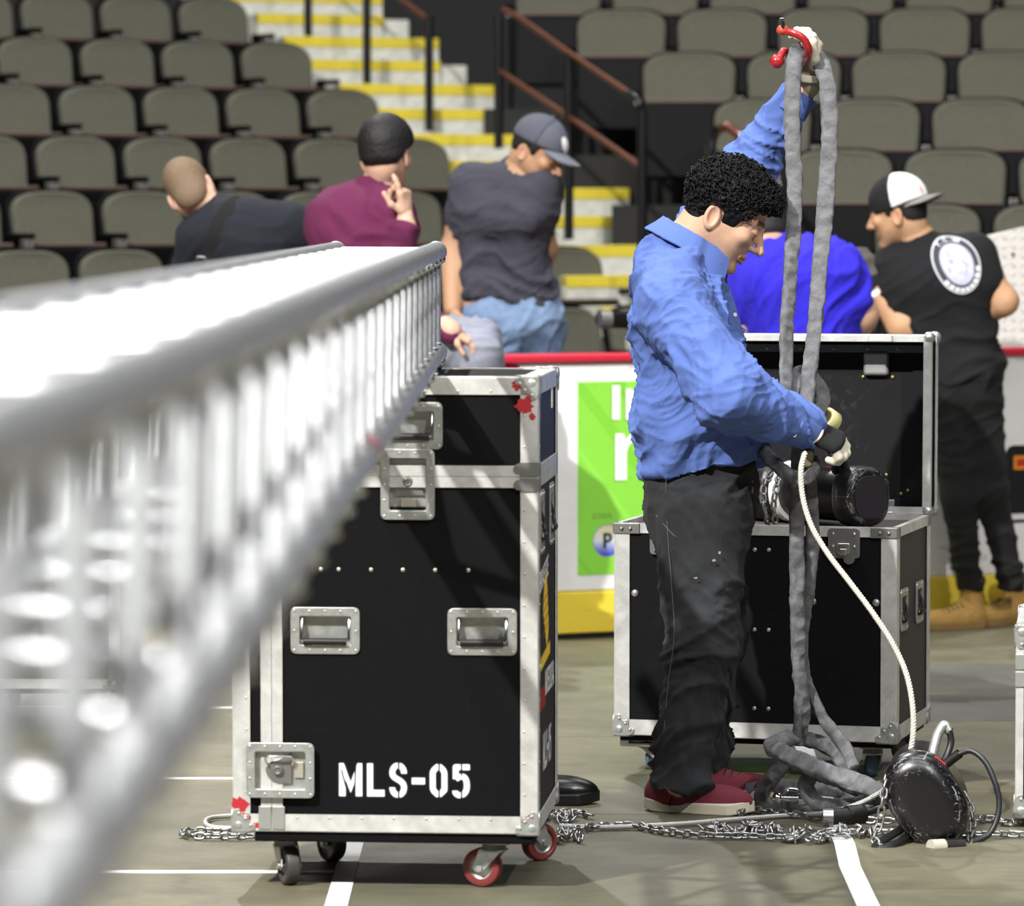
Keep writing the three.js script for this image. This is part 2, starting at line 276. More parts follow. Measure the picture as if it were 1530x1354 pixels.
// ---------------------------------------------------------------- seating
const SL = { th: 0.552, X0: -1.26, D0: 24.23, Y0: 2.534, pitch: 0.486, dep: 0.739, rise: 0.2755, sh: 0 };
const SR = { th: -0.094, X0: 0.585, D0: 23.81, Y0: 2.697, pitch: 0.542, dep: 0.857, rise: 0.264, sh: 0.412 };
const SEATH = 0.8, ORD = ['first', 'second', 'third', 'fourth', 'fifth', 'sixth', 'seventh', 'eighth', 'ninth', 'tenth'];
function seatPos(S, k, j) { const a = j * S.pitch + k * S.sh, b = k * S.dep; return V(S.X0 + a * Math.cos(S.th) + b * Math.sin(S.th), S.Y0 - k * S.rise - SEATH, -(S.D0 + a * Math.sin(S.th) - b * Math.cos(S.th))); }
{
  const makeSeat = (w) => {
    const g = new THREE.Group();
    const backShape = (ww, y0, y1, r) => { const s = new THREE.Shape(), h = ww / 2; s.moveTo(-h * 0.93, y0); s.lineTo(h * 0.93, y0); s.lineTo(h, y1 - r * 0.8); s.bezierCurveTo(h, y1 - r * 0.25, h - r * 0.45, y1, h - r * 1.3, y1); s.lineTo(-h + r * 1.3, y1); s.bezierCurveTo(-h + r * 0.45, y1, -h, y1 - r * 0.25, -h, y1 - r * 0.8); s.closePath(); return s; };
    const tilt = (q) => q.translate(0, -0.42, 0).rotateX(-0.2).translate(0, 0.42, 0);
    part(g, 'back_shell', tilt(ext(backShape(w + 0.008, 0.36, 0.814, 0.14), 0.035, 0.012, -0.06, 8)), M.blackPlastic);
    const cush = ext(backShape(w - 0.024, 0.37, 0.794, 0.132), 0.05, 0.016, -0.035, 8);
    { const p = cush.attributes.position; for (let i = 0; i < p.count; i++) if (p.getZ(i) > 0) p.setZ(i, p.getZ(i) + 0.018 * Math.cos(p.getX(i) / w * 3)); cush.computeVertexNormals(); }
    part(g, 'back_cushion', tilt(metreUV(cush)), M.seatFabric);
    const fold = (q) => q.translate(0, -0.4, 0).rotateX(-0.16).translate(0, 0.4, 0);
    part(g, 'seat_pan', fold(rb(w - 0.05, 0.4, 0.05, 0.02, 0, 0.3, 0.155)), M.blackPlastic);
    part(g, 'seat_cushion', fold(metreUV(rb(w - 0.06, 0.37, 0.07, 0.025, 0, 0.31, 0.1))), M.seatFabric);
    part(g, 'seat_lip', fold(rb(w - 0.075, 0.018, 0.07, 0.007, 0, 0.508, 0.135)), M.lip);
    for (const s of [-1, 1]) {
      part(g, 'standard', rb(0.016, 0.58, 0.09, 0.006, s * (w / 2 + 0.006), 0.29, 0.02), M.blackPlastic);
      part(g, 'armrest', rb(0.02, 0.028, 0.26, 0.009, s * (w / 2 + 0.006), 0.575, 0.1), M.blackPlastic);
      part(g, 'arm_bracket', rb(0.018, 0.045, 0.03, 0.006, s * (w / 2 + 0.006), 0.535, 0.2), M.zincDark);
    }
    return g;
  };
  const place = (S, rows, js, w, label, group) => {
    const proto = makeSeat(w); let first = true;
    for (let k = rows[0]; k <= rows[1]; k++) for (let j = js[0]; j <= js[1]; j++) {
      const p = seatPos(S, k, j), px = 765 + F * p.x / -p.z; if (px < -70 || px > 1600) continue;
      const s = first ? proto : proto.clone(); first = false;
      s.name = numbered('arena_seat'); s.userData = { label: `${label}, ${ORD[rows[1] - k]} row up, ${ORD[Math.abs(j)]} from the stairs`, category: 'seat', group }; s.position.copy(p); s.rotation.y = S.th; scene.add(s);
    }
  };
  place(SL, [-1, 6], [-9, 0], SL.pitch - 0.036, 'olive grey seat behind the man in maroon', 'seats of the block behind the man in maroon');
  place(SR, [-1, 5], [0, 7], SR.pitch - 0.036, 'olive grey seat above the white-fronted cap', 'seats of the block behind the man in the white-fronted cap');
  const terr = (S, name, label, rows, x0, x1) => {
    const t = structure(name, label, 'terrace');
    for (let k = rows[0]; k <= rows[1]; k++) {
      const p = seatPos(S, k, 0), y = p.y;
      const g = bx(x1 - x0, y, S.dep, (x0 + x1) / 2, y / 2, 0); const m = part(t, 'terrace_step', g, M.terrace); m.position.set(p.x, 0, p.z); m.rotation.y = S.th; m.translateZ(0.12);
    }
  };
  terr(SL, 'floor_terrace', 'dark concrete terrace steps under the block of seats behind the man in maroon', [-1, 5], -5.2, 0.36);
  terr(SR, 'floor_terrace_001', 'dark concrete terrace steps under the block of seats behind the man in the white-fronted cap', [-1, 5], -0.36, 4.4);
  names.set('floor_terrace', 2);
  // stairs with yellow nosings
  const th = 0.42, r0 = P(939, 282, 23.2), rise = 0.1457, run = 0.424, wd = 0.95;
  const st = structure('floor_stairs', 'light concrete aisle stairs with bright yellow step edges', 'stairs');
  const u = V(Math.cos(th), 0, -Math.sin(th)), v = V(-Math.sin(th), 0, -Math.cos(th));
  for (let i = -7; i <= 9; i++) {
    const c = r0.clone().addScaledVector(v, i * run), y = r0.y + i * rise; if (y < 0.1) continue;
    const half = ((i % 2) + 2) % 2 === 1, cut = half ? 0.17 : 0;
    const add = (name, g, m) => { const q = part(st, name, g, m); q.position.set(c.x, 0, c.z); q.rotation.y = th; return q; };
    add('step', bx(wd - cut, 0.3, run + 0.02, -cut - (wd - cut) / 2, y - 0.15, -run / 2), M.riser);
    add('nosing', rb(wd - cut, 0.06, 0.07, 0.006, -cut - (wd - cut) / 2, y - 0.0275, -0.018), M.yellow);
    if (half) add('side_block', bx(cut - 0.02, 0.29, run, -cut / 2 + 0.005, y - 0.165, -run / 2), M.riser);
  }
  // handrails
  const rail = (label, posts, rails) => {
    const t = thing('handrail', label, 'handrail');
    for (const [px, top, bot, D] of posts) { const a = P(px, top, D), b = P(px, bot, D); b.x = a.x; part(t, 'post', bar(b, a, 0.024, 12), M.blackPaint); }
    for (const [pts, m] of rails) part(t, 'rail', tube(pts.map((q) => P(...q)), 0.015, 40, 10), m);
  };
  rail('copper topped handrail with black posts behind the man in the grey tee', [[745, 22, 222, 22.9], [850, 80, 358, 22.1], [960, 165, 445, 21.3]],
    [[[[752, 15, 22.9], [768, 22, 22.8], [850, 79, 22.1], [938, 138, 21.4]], M.copper], [[[938, 138, 21.4], [954, 150, 21.3], [961, 172, 21.3]], M.blackPaint], [[[746, 106, 22.9], [850, 175, 22.1], [956, 248, 21.3]], M.copper]]);
  rail('copper topped handrail with three black posts higher up the stairs', [[460, -90, 54, 25.2], [548, -40, 127, 24.6], [641, 24, 196, 24]], [[[[440, -100, 25.3], [548, -38, 24.6], [638, 28, 24]], M.copper]]);
}
// ---------------------------------------------------------------- truss lying on the tall case
{
  const t = thing('lighting_truss', 'long silver box truss with close rungs resting on the tall stencilled road case', 'truss');
  const c = 0.254, h = c / 2, r = 0.0255, len = 9.9, tr = rnd(21);
  t.position.set(-0.192 - h, 1.2085 + r + h, -11.2); t.rotation.set(0.0018, -0.0063, 0);   // far end; local +z runs to the camera
  const chord = (x, y) => { const pts = [], g = new THREE.CylinderGeometry(r, r, len, 24, 60).rotateX(Math.PI / 2).translate(x, y, len / 2); return metreUV(g); };
  for (const x of [-h, h]) for (const y of [-h, h]) { const m = part(t, 'chord', chord(x, y), M.truss); part(m, 'end_cap', new THREE.TorusGeometry(r - 0.004, 0.006, 8, 24).translate(x, y, 0), M.weld); }
  const rr = 0.0145, step = 0.195, lean = 0.11;
  const sideR = bar(V(0, -h, lean), V(0, h, 0), rr, 12), topR = bar(V(-h, 0, 0), V(h, 0, lean), rr, 12);
  const collar = new THREE.TorusGeometry(rr + 0.001, 0.004, 6, 14).rotateX(Math.PI / 2), bead = ball(0.0085, 0, 0, 0, 8, 6);
  let n = 0;
  for (let z = 0.07; z < len - 0.2; z += 0.39) {
    for (const s of [-1, 1]) {
      const m = part(t, 'rung', sideR, M.truss); m.position.set(s * h, 0, z);
      part(m, 'weld_collar', collar, M.weld).position.set(0, h - r - 0.001, 0.01); part(m, 'weld_collar', collar, M.weld).position.set(0, -h + r + 0.001, lean - 0.01);
      const q = part(t, 'cross_rung', topR, M.truss); q.position.set(0, s * h, z + 0.1);
    }
    n++;
  }
  for (let z = 0.12; z < len - 0.2; z += 0.39) for (const y of [-h, h]) { const b = part(t, 'weld_bead', bead, M.chrome); b.position.set(h + r * 0.72, y - r * 0.72 * Math.sign(y) * (y < 0 ? -1 : 1), z); }
  const tapeZ = 11.2 - 6.55;
  const tp = part(t, 'red_tape', new THREE.CylinderGeometry(r + 0.0012, r + 0.0012, 0.06, 24, 1, true).rotateX(Math.PI / 2).translate(h, -h, tapeZ), M.redPaint); tp.userData.label = 'band of red tape';
}
// ---------------------------------------------------------------- road case fittings
const UP3 = V(0, 1, 0);
// L-shaped edge extrusion along a line, two flat flanges
function edgeStrip(a, b, u, v, w, t = 0.003) {                       // flanges lie along directions u and v from the edge a-b
  const d = b.clone().sub(a), L = d.length(), m = a.clone().add(b).multiplyScalar(0.5); d.normalize();
  const mk = (dir, nrm) => { const g = bx(1, 1, 1); const mat = new THREE.Matrix4().makeBasis(d.clone().multiplyScalar(L), dir.clone().multiplyScalar(w), nrm.clone().multiplyScalar(t)); if (mat.determinant() < 0) mat.makeBasis(d.clone().multiplyScalar(-L), dir.clone().multiplyScalar(w), nrm.clone().multiplyScalar(t)); g.applyMatrix4(mat); const c = m.clone().addScaledVector(dir, w / 2).addScaledVector(nrm, -t / 2 + 0.003); g.translate(c.x, c.y, c.z); return metreUV(g); };
  return [mk(u, v.clone().negate()), mk(v, u.clone().negate()), bar(a.clone().addScaledVector(u, 0.0005).addScaledVector(v, 0.0005), b.clone().addScaledVector(u, 0.0005).addScaledVector(v, 0.0005), 0.0035, 8)];
}
function rivets(list, r = 0.0032) { return merge(list.map(([x, y, z, ax]) => { const g = ball(r, 0, 0, 0, 8, 6); ax === 'x' ? g.scale(0.6, 1, 1) : ax === 'y' ? g.scale(1, 0.6, 1) : g.scale(1, 1, 0.6); return g.translate(x, y, z); })); }
function clover(parent, x, y, z, sx, sy, sz, m, s = 1) {               // ball corner with three lobed plates
  const g = [ball(0.021 * s, x - sx * 0.012 * s, y - sy * 0.012 * s, z - sz * 0.012 * s, 16, 12)];
  const lobe = () => { const sh = new THREE.Shape(); const q = 0.055 * s; sh.moveTo(-0.004, -0.004); sh.lineTo(q * 0.62, -0.004); sh.quadraticCurveTo(q * 1.0, 0.0, q * 0.92, q * 0.26); sh.quadraticCurveTo(q * 0.62, q * 0.3, q * 0.66, q * 0.52); sh.quadraticCurveTo(q * 0.66, q * 0.72, q * 0.5, q * 0.66); sh.quadraticCurveTo(q * 0.3, q * 0.62, q * 0.26, q * 0.92); sh.quadraticCurveTo(0, q * 1.0, -0.004, q * 0.62); sh.closePath(); return ext(sh, 0.0035, 0.001, 0.003); };
  const put = (ax, ay, az) => { const q = lobe().applyMatrix4(new THREE.Matrix4().makeBasis(ax, ay, az)); if (new THREE.Matrix4().makeBasis(ax, ay, az).determinant() < 0) { const i = q.index; const p = q.attributes.position, n = q.attributes.normal, uv = q.attributes.uv; for (let k = 0; k < p.count; k += 3) for (const at of [p, n, uv]) for (let c = 0; c < at.itemSize; c++) { const a = at.getComponent(k + 1, c); at.setComponent(k + 1, c, at.getComponent(k + 2, c)); at.setComponent(k + 2, c, a); } } return q.translate(x, y, z); };
  g.push(put(V(-sx, 0, 0), V(0, -sy, 0), V(0, 0, sz)), put(V(-sx, 0, 0), V(0, 0, -sz), V(0, sy, 0)), put(V(0, 0, -sz), V(0, -sy, 0), V(sx, 0, 0)));
  const o = part(parent, 'ball_corner', g, m);
  part(o, 'corner_rivets', rivets([[x - sx * 0.04 * s, y - sy * 0.012 * s, z + sz * 0.007, 'z'], [x - sx * 0.012 * s, y - sy * 0.04 * s, z + sz * 0.007, 'z'], [x - sx * 0.028 * s, y - sy * 0.028 * s, z + sz * 0.007, 'z']], 0.004 * s), M.rivet);
  return o;
}
function plateRing(w, h, iw, ih, r, ix = 0, iy = 0) { const s = rrect(w, h, r); s.holes.push(rrect(iw, ih, r * 0.35, ix, iy, THREE.Path)); return ext(s, 0.005, 0.0015, 0, 5); }
function dish(iw, ih, dep) { const t = 0.0015; return [bx(iw, ih, t, 0, 0, -dep), bx(t, ih, dep, -iw / 2, 0, -dep / 2), bx(t, ih, dep, iw / 2, 0, -dep / 2), bx(iw, t, dep, 0, -ih / 2, -dep / 2), bx(iw, t, dep, 0, ih / 2, -dep / 2)]; }
function ringRivets(w, h, nx, ny) { const l = [], a = w / 2 - 0.009, b = h / 2 - 0.009; for (let i = 0; i < nx; i++) for (const s of [-1, 1]) l.push([lerp(-a, a, i / (nx - 1)), s * b, 0.005, 'z']); for (let i = 1; i < ny - 1; i++) for (const s of [-1, 1]) l.push([s * a, lerp(-b, b, i / (ny - 1)), 0.005, 'z']); return rivets(l); }
// recessed handle, front along +z
function recessHandle(parent, x, y, z, turn = 0, w = 0.163, h = 0.11, s = 1) {
  const g = new THREE.Group(); g.name = 'recessed_handle'; parent.add(g); g.position.set(x, y, z); g.rotation.y = turn; g.scale.setScalar(s);
  const iw = w * 0.74, ih = h * 0.62;
  part(g, 'handle_dish', [plateRing(w, h, iw, ih, 0.016), ...dish(iw, ih, 0.02)], M.zinc);
  part(g, 'handle_rivets', ringRivets(w, h, 5, 3), M.rivet);
  part(g, 'bail', tube([V(-iw * 0.46, ih * 0.44, -0.008), V(-iw * 0.46, 0, 0.004), V(-iw * 0.45, -ih * 0.34, 0.008), V(-iw * 0.38, -ih * 0.37, 0.008), V(iw * 0.38, -ih * 0.37, 0.008), V(iw * 0.45, -ih * 0.34, 0.008), V(iw * 0.46, 0, 0.004), V(iw * 0.46, ih * 0.44, -0.008)], 0.0035, 50, 8), M.chrome);
  part(g, 'grip', bar(V(-iw * 0.42, -ih * 0.37, 0.008), V(iw * 0.42, -ih * 0.37, 0.008), 0.0085, 14), M.blackRubber);
  return g;
}
// recessed butterfly latch, front along +z
function latch(parent, x, y, z, w, h, spin = 0, open = false) {
  const g = new THREE.Group(); g.name = 'butterfly_latch'; parent.add(g); g.position.set(x, y, z); g.rotation.z = spin;
  const iw = w * 0.68, ih = h * 0.74;
  part(g, 'latch_dish', [plateRing(w, h, iw, ih, 0.016), ...dish(iw, ih, 0.014)], M.zinc);
  part(g, 'latch_rivets', ringRivets(w, h, 4, 5), M.rivet);
  const sh = new THREE.Shape(); sh.moveTo(-iw * 0.36, -0.004); sh.quadraticCurveTo(-iw * 0.36, 0.03, 0, 0.036); sh.quadraticCurveTo(iw * 0.2, 0.034, iw * 0.26, 0.01); sh.lineTo(iw * 0.46, -0.026); sh.lineTo(-iw * 0.36, -0.026); sh.closePath();
  part(g, 'twist_plate', [ext(sh, 0.006, 0.0015, -0.012), cyl(0.012, 0.012, 0.008, 0, 0, 0, 18).rotateX(Math.PI / 2).translate(0, 0.006, -0.003), new THREE.TorusGeometry(0.008, 0.002, 6, 16).translate(0, 0.006, 0.002)], M.zincDark);
  part(g, 'strike_plate', rb(iw * 0.42, 0.022, 0.004, 0.0015, 0, -ih * 0.36, -0.01), M.rivet);
  if (open) part(g, 'wing', [tube([V(0.012, 0.03, 0), V(0.03, 0.034, 0.006), V(0.033, 0, 0.01), V(0.03, -0.03, 0.006), V(0.012, -0.028, 0)], 0.0028, 24, 6), ], M.chrome);
  return g;
}
function castor(parent, x, z, top, r, tyre, hub, turn) {
  const g = new THREE.Group(); g.name = 'castor'; parent.add(g); g.position.set(x, 0, z); g.rotation.y = turn; const w = 0.034, ox = 0.028;
  part(g, 'top_plate', [rb(0.1, 0.006, 0.085, 0.002, 0, top - 0.003, 0), cyl(0.03, 0.026, 0.018, 0, top - 0.014, 0, 20)], M.zincDark);
  const fork = new THREE.Shape(); fork.moveTo(-0.028, top - 0.022); fork.lineTo(0.03, top - 0.022); fork.lineTo(ox + 0.018, r); fork.quadraticCurveTo(ox, r - 0.022, ox - 0.016, r); fork.closePath();
  part(g, 'fork', [ext(fork, 0.004, 0.001, w / 2 + 0.003), ext(fork, 0.004, 0.001, -w / 2 - 0.007), bx(0.056, 0.005, w + 0.014, 0, top - 0.024, 0), bar(V(ox, r, -w / 2 - 0.012), V(ox, r, w / 2 + 0.012), 0.008, 12)], M.zinc);
  const pr = [[r * 0.6, -w / 2], [r * 0.92, -w / 2], [r, -w / 2 + 0.006], [r, w / 2 - 0.006], [r * 0.92, w / 2], [r * 0.6, w / 2], [r * 0.6, -w / 2]].map(([a, b]) => new THREE.Vector2(a, b));
  const wheel = part(g, 'wheel', new THREE.LatheGeometry(pr, 32).rotateX(Math.PI / 2).translate(ox, r, 0), tyre);
  const hp = [[0.001, -w / 2 + 0.003], [r * 0.3, -w / 2 + 0.002], [r * 0.42, -w / 2 + 0.008], [r * 0.56, -w / 2 + 0.003], [r * 0.62, -w / 2], [r * 0.62, w / 2], [r * 0.56, w / 2 - 0.003], [r * 0.42, w / 2 - 0.008], [r * 0.3, w / 2 - 0.002], [0.001, w / 2 - 0.003]].map(([a, b]) => new THREE.Vector2(a, b));
  part(wheel, 'hub', new THREE.LatheGeometry(hp, 28).rotateX(Math.PI / 2).translate(ox, r, 0), hub);
}
function panelWithHoles(x0, x1, y0, y1, holes, t = 0.008) { const s = rrect(x1 - x0, y1 - y0, 0.001, (x0 + x1) / 2, (y0 + y1) / 2); for (const [x, y, w, h] of holes) s.holes.push(rrect(w, h, 0.003, x, y, THREE.Path)); const g = ext(s, t, 0, -t, 3); return g; }
function stencil(c, s, x, y, h, w) {                                       // spray stencil lettering, drawn with cut bridges
  const gl = {
    M: (p) => { p([[0, 1], [.2, 1], [.5, .42], [.8, 1], [1, 1], [1, 0], [.72, 0], [.72, .52], [.5, .1], [.28, .52], [.28, 0], [0, 0]]); },
    L: (p) => { p([[0, 1], [.34, 1], [.34, .2], [1, .2], [1, 0], [0, 0]]); },
    '-': (p) => { p([[0, .38], [1, .38], [1, .58], [0, .58]]); },
  };
  let cx = x;
  for (const ch of s) {
    const ww = ch === '-' ? w * 0.75 : ch === 'M' ? w * 1.32 : w;
    c.save(); c.translate(cx, y); c.scale(1, 1);
    if (gl[ch]) { gl[ch]((pts) => { c.beginPath(); pts.forEach(([a, b], i) => c[i ? 'lineTo' : 'moveTo'](a * ww, -b * h)); c.closePath(); c.fill(); }); if (ch === 'M') { c.globalCompositeOperation = 'destination-out'; c.lineWidth = w * 0.09; c.beginPath(); c.moveTo(ww * 0.1, -h * 0.8); c.lineTo(ww * 0.4, 0); c.moveTo(ww * 0.72, -h * .9); c.lineTo(ww * 0.66, 0); c.stroke(); c.globalCompositeOperation = 'source-over'; } } else {
      c.lineWidth = w * 0.33; const k = c.lineWidth / 2, r = w * 0.42; c.lineJoin = 'round'; c.beginPath();
      if (ch === '0') { c.moveTo(k, -h + r + k * .4); c.arcTo(k, -h + k, ww / 2, -h + k, r); c.arcTo(ww - k, -h + k, ww - k, -h / 2, r); c.lineTo(ww - k, -r); c.arcTo(ww - k, -k, ww / 2, -k, r); c.arcTo(k, -k, k, -h / 2, r); c.closePath(); }
      if (ch === '5') { c.moveTo(ww, -h + k); c.lineTo(k * 1.2, -h + k); c.lineTo(k * 1.2, -h * 0.55); c.moveTo(k * 1.2, -h * 0.55); c.bezierCurveTo(ww * .6, -h * .72, ww - k, -h * .62, ww - k, -h * 0.34); c.bezierCurveTo(ww - k, 0, k, 0, k, -h * 0.2); }
      if (ch === 'S') { c.moveTo(ww - k, -h * 0.7); c.bezierCurveTo(ww - k, -h * 1.02, k, -h * 1.02, k, -h * 0.72); c.bezierCurveTo(k, -h * 0.5, ww - k, -h * 0.54, ww - k, -h * 0.28); c.bezierCurveTo(ww - k, h * 0.02, k, h * 0.02, k, -h * 0.28); }
      c.stroke(); c.globalCompositeOperation = 'destination-out'; c.lineWidth = w * 0.1; c.beginPath(); c.moveTo(ww * .53, -h * 1.05); c.lineTo(ww * .53, -h * 0.66); c.moveTo(ww * .53, -h * 0.36); c.lineTo(ww * .53, h * 0.05); c.stroke(); c.globalCompositeOperation = 'source-over';
    }
    c.restore(); cx += ww + w * 0.28;
  }
}
function laminate(c, w, h, seed, base = '#0a0a0c') {
  const r = rnd(seed); c.fillStyle = base; c.fillRect(0, 0, w, h);
  for (let i = 0; i < 500; i++) { c.strokeStyle = `rgba(${150 + r() * 60},${150 + r() * 60},${155 + r() * 60},${0.02 + r() * 0.06})`; c.lineWidth = 0.5 + r() * 1.6; const x = r() * w, y = r() * h, a = (r() - 0.5) * 1.2 + (r() < .5 ? 0 : 1.57), l = r() * w * 0.06; c.beginPath(); c.moveTo(x, y); c.lineTo(x + Math.cos(a) * l, y + Math.sin(a) * l); c.stroke(); }
  for (let i = 0; i < 260; i++) { c.fillStyle = `rgba(190,188,180,${r() * 0.08})`; c.fillRect(r() * w, r() * h, 1 + r() * 3, 1 + r() * 2); }
}
function decal(w, h, draw) { const c = document.createElement('canvas'); c.width = w; c.height = h; draw(c.getContext('2d'), w, h); return c; }
function uvBox(g, x0, x1, y0, y1, ax = 'x') { const p = g.attributes.position, uv = g.attributes.uv; for (let i = 0; i < p.count; i++) uv.setXY(i, ((ax === 'x' ? p.getX(i) : -p.getZ(i)) - x0) / (x1 - x0), (p.getY(i) - y0) / (y1 - y0)); return g; }

// ---------------------------------------------------------------- tall road case MLS-05
{
  const t = thing('road_case', 'tall black road case stencilled MLS-05 with silver edges, carrying the truss', 'road case');
  const w = 0.714, d = 0.6, hw = w / 2, hd = d / 2, y0 = 0.139, y1 = 1.203, yj = 0.973, S = 644;
  const ang = -0.085; const fc = P(575, 900, 10.28);
  t.rotation.y = ang; t.position.set(fc.x + Math.sin(-ang) * hd, 0, fc.z - Math.cos(ang) * hd);
  const lx = (px) => (px - 575) / S, ly = (py) => EYE - (py - 322) / S;
  const jx = lx(403);
  // front panels with openings for handles and latches
  const hole = (px0, px1, py0, py1, fx, fy) => [lx((px0 + px1) / 2), ly((py0 + py1) / 2), (px1 - px0) / S * fx, (py1 - py0) / S * fy];
  const holesBody = [hole(432, 537, 911, 982, 0.74, 0.62), hole(669, 775, 911, 982, 0.74, 0.62), [lx(610), ly(740), 0.127 * 0.68, 0.06]];
  const tex = canvasTex(1024, 1536, (c, W2, H2) => {
    laminate(c, W2, H2, 31);
    const q = W2 / w, layer = decal(W2, H2, (k) => { k.fillStyle = k.strokeStyle = '#e9edf4'; stencil(k, 'MLS-05', (lx(505) + hw) * q, (y1 - ly(1197)) * (H2 / (y1 - y0)), 50 / S * (H2 / (y1 - y0)), 26.5 / S * q); });
    c.shadowColor = 'rgba(225,232,245,.7)'; c.shadowBlur = 7; c.drawImage(layer, 0, 0); c.shadowBlur = 0;
  });
  const pm = phy({ map: tex, roughness: 0.6, specularIntensity: 0.25, bumpMap: rep(T.weave, 60, 60), bumpScale: 0.0002 });
  const fp = (name, x0, x1, a, b, holes) => part(t, name, uvBox(panelWithHoles(x0, x1, a, b, holes).translate(0, 0, hd - 0.003), -hw, hw, y0, y1), pm);
  fp('front_panel', jx, hw - 0.01, y0 + 0.01, yj, [...holesBody, [lx(417), ly(1157), 0.104, 0.094]].filter((h) => h[0] - h[2] / 2 > jx));
  fp('lid_front_panel', -hw + 0.01, hw - 0.01, yj, y1 - 0.01, [[lx(610), ly(637), 0.163 * 0.74, 0.11 * 0.62], [lx(610), ly(697), 0.127 * 0.68, 0.03]]);
  fp('door_side_panel', -hw + 0.01, jx, y0 + 0.01, yj, []);
  // other walls
  part(t, 'back_panel', bx(w - 0.02, y1 - y0 - 0.02, 0.008, 0, (y0 + y1) / 2, -hd + 0.007), M.ply);
  part(t, 'left_panel', bx(0.008, y1 - y0 - 0.02, d - 0.02, -hw + 0.007, (y0 + y1) / 2, 0), M.ply);
  part(t, 'lid_top', bx(w - 0.02, 0.008, d - 0.02, 0, y1 - 0.004, 0), M.ply);
  part(t, 'inner_box', bx(w - 0.1, y1 - y0 - 0.05, d - 0.1, 0, (y0 + y1) / 2, 0), M.ply);
  // side panel with stickers
  const sideTex = canvasTex(640, 1136, (c, W2, H2) => {
    laminate(c, W2, H2, 33, '#121216'); const q = H2 / (y1 - y0), Y = (py) => (y1 - ly(py)) * q;
    c.fillStyle = '#f2f2f4'; c.save(); c.translate(W2 * 0.18, Y(896)); c.transform(1, -0.1, 0, 1, 0, 0); c.font = 'bold 74px sans-serif'; c.fillText('BRASSIE', 0, 0, W2 * 0.62); c.restore();
    c.fillStyle = '#f0c430'; for (let i = 0; i < 5; i++) { c.beginPath(); c.ellipse(W2 * (0.46 + 0.03 * i), Y(905 + 15 * i), 74 - i * 6, 34 - i * 2, -0.7, 0, 7); c.fill(); }
    c.strokeStyle = '#8c6a18'; c.lineWidth = 5; for (let i = 0; i < 4; i++) { c.beginPath(); c.moveTo(W2 * 0.34, Y(915 + 16 * i)); c.lineTo(W2 * 0.62, Y(905 + 16 * i)); c.stroke(); }
    c.fillStyle = '#f0c430'; c.beginPath(); c.moveTo(W2 * .24, Y(996)); c.lineTo(W2 * .72, Y(984)); c.lineTo(W2 * .72, Y(1004)); c.lineTo(W2 * .24, Y(1016)); c.closePath(); c.fill();
    c.fillStyle = '#ffffff'; c.beginPath(); for (let i = 0; i < 8; i++) { const a = i * Math.PI / 4, r = i % 2 ? 10 : 46; c[i ? 'lineTo' : 'moveTo'](W2 * .2 + Math.cos(a) * r, Y(1006) + Math.sin(a) * r); } c.fill();
    c.fillStyle = '#8e2020'; c.fillRect(W2 * .02, Y(1042), W2 * .48, Y(1076) - Y(1042));
    c.fillStyle = '#f2f2f4'; c.font = 'bold 92px sans-serif'; c.fillText('MEDIA', W2 * .46, Y(1062), W2 * .46);
    const layer = decal(W2, H2, (k) => { k.fillStyle = k.strokeStyle = '#f0f2f6'; stencil(k, 'MLS-05', W2 * 0.36, Y(1174), 58 / S * q, W2 * 0.055); }); c.drawImage(layer, 0, 0);
  });
  part(t, 'side_panel', uvBox(bx(0.008, y1 - y0 - 0.02, d - 0.02, hw - 0.007, (y0 + y1) / 2, 0), -hd, hd, y0, y1, 'z'), std({ map: sideTex, roughness: 0.55 }));
  // edges
  const E = 0.039, cx = [-hw, hw], cz = [-hd, hd], cy = [y0, y1], es = (a, b, u, v, ww = E) => part(t, 'edge_strip', edgeStrip(a, b, u, v, ww), M.alu);
  for (const x of cx) for (const z of cz) es(V(x, y0, z), V(x, y1, z), V(-Math.sign(x), 0, 0), V(0, 0, -Math.sign(z)));
  for (const y of cy) for (const z of cz) es(V(-hw, y, z), V(hw, y, z), V(0, y === y0 ? 1 : -1, 0), V(0, 0, -Math.sign(z)));
  for (const y of cy) for (const x of cx) es(V(x, y, -hd), V(x, y, hd), V(0, y === y0 ? 1 : -1, 0), V(-Math.sign(x), 0, 0));
  // joint between lid and body, joint of the door
  const jb = 0.0262;
  for (const s of [-1, 1]) {
    part(t, 'joint_strip', [bx(w, jb - 0.0012, 0.005, 0, yj + s * jb / 2, hd + 0.0005), bx(0.005, jb - 0.0012, d, hw + 0.0005, yj + s * jb / 2, 0)], M.alu);
    part(t, 'door_strip', [bx(jb - 0.0012, yj - y0 - jb, 0.005, jx + s * jb / 2, (y0 + yj - jb) / 2, hd + 0.0006)], M.alu);
    part(t, 'joint_bracket', [rb(0.042, 0.034, 0.007, 0.002, hw - 0.019, yj + s * 0.0185, hd + 0.003), rb(0.007, 0.034, 0.03, 0.002, hw + 0.003, yj + s * 0.0185, hd - 0.014), cyl(0.012, 0.012, 0.006, 0, 0, 0, 16).rotateX(Math.PI / 2).translate(hw - 0.043, yj + s * 0.019, hd + 0.003)], M.zincDark);
    part(t, 'foot_bracket', [rb(0.03, 0.055, 0.006, 0.002, jx + s * 0.016, y0 + 0.03, hd + 0.003)], M.zinc);
  }
  const rv = []; for (let y = y0 + 0.09; y < y1 - 0.06; y += 0.074) { rv.push([hw - 0.03, y, hd + 0.003, 'z'], [-hw + 0.03, y, hd + 0.003, 'z'], [hw + 0.003, y, hd - 0.03, 'x']); }
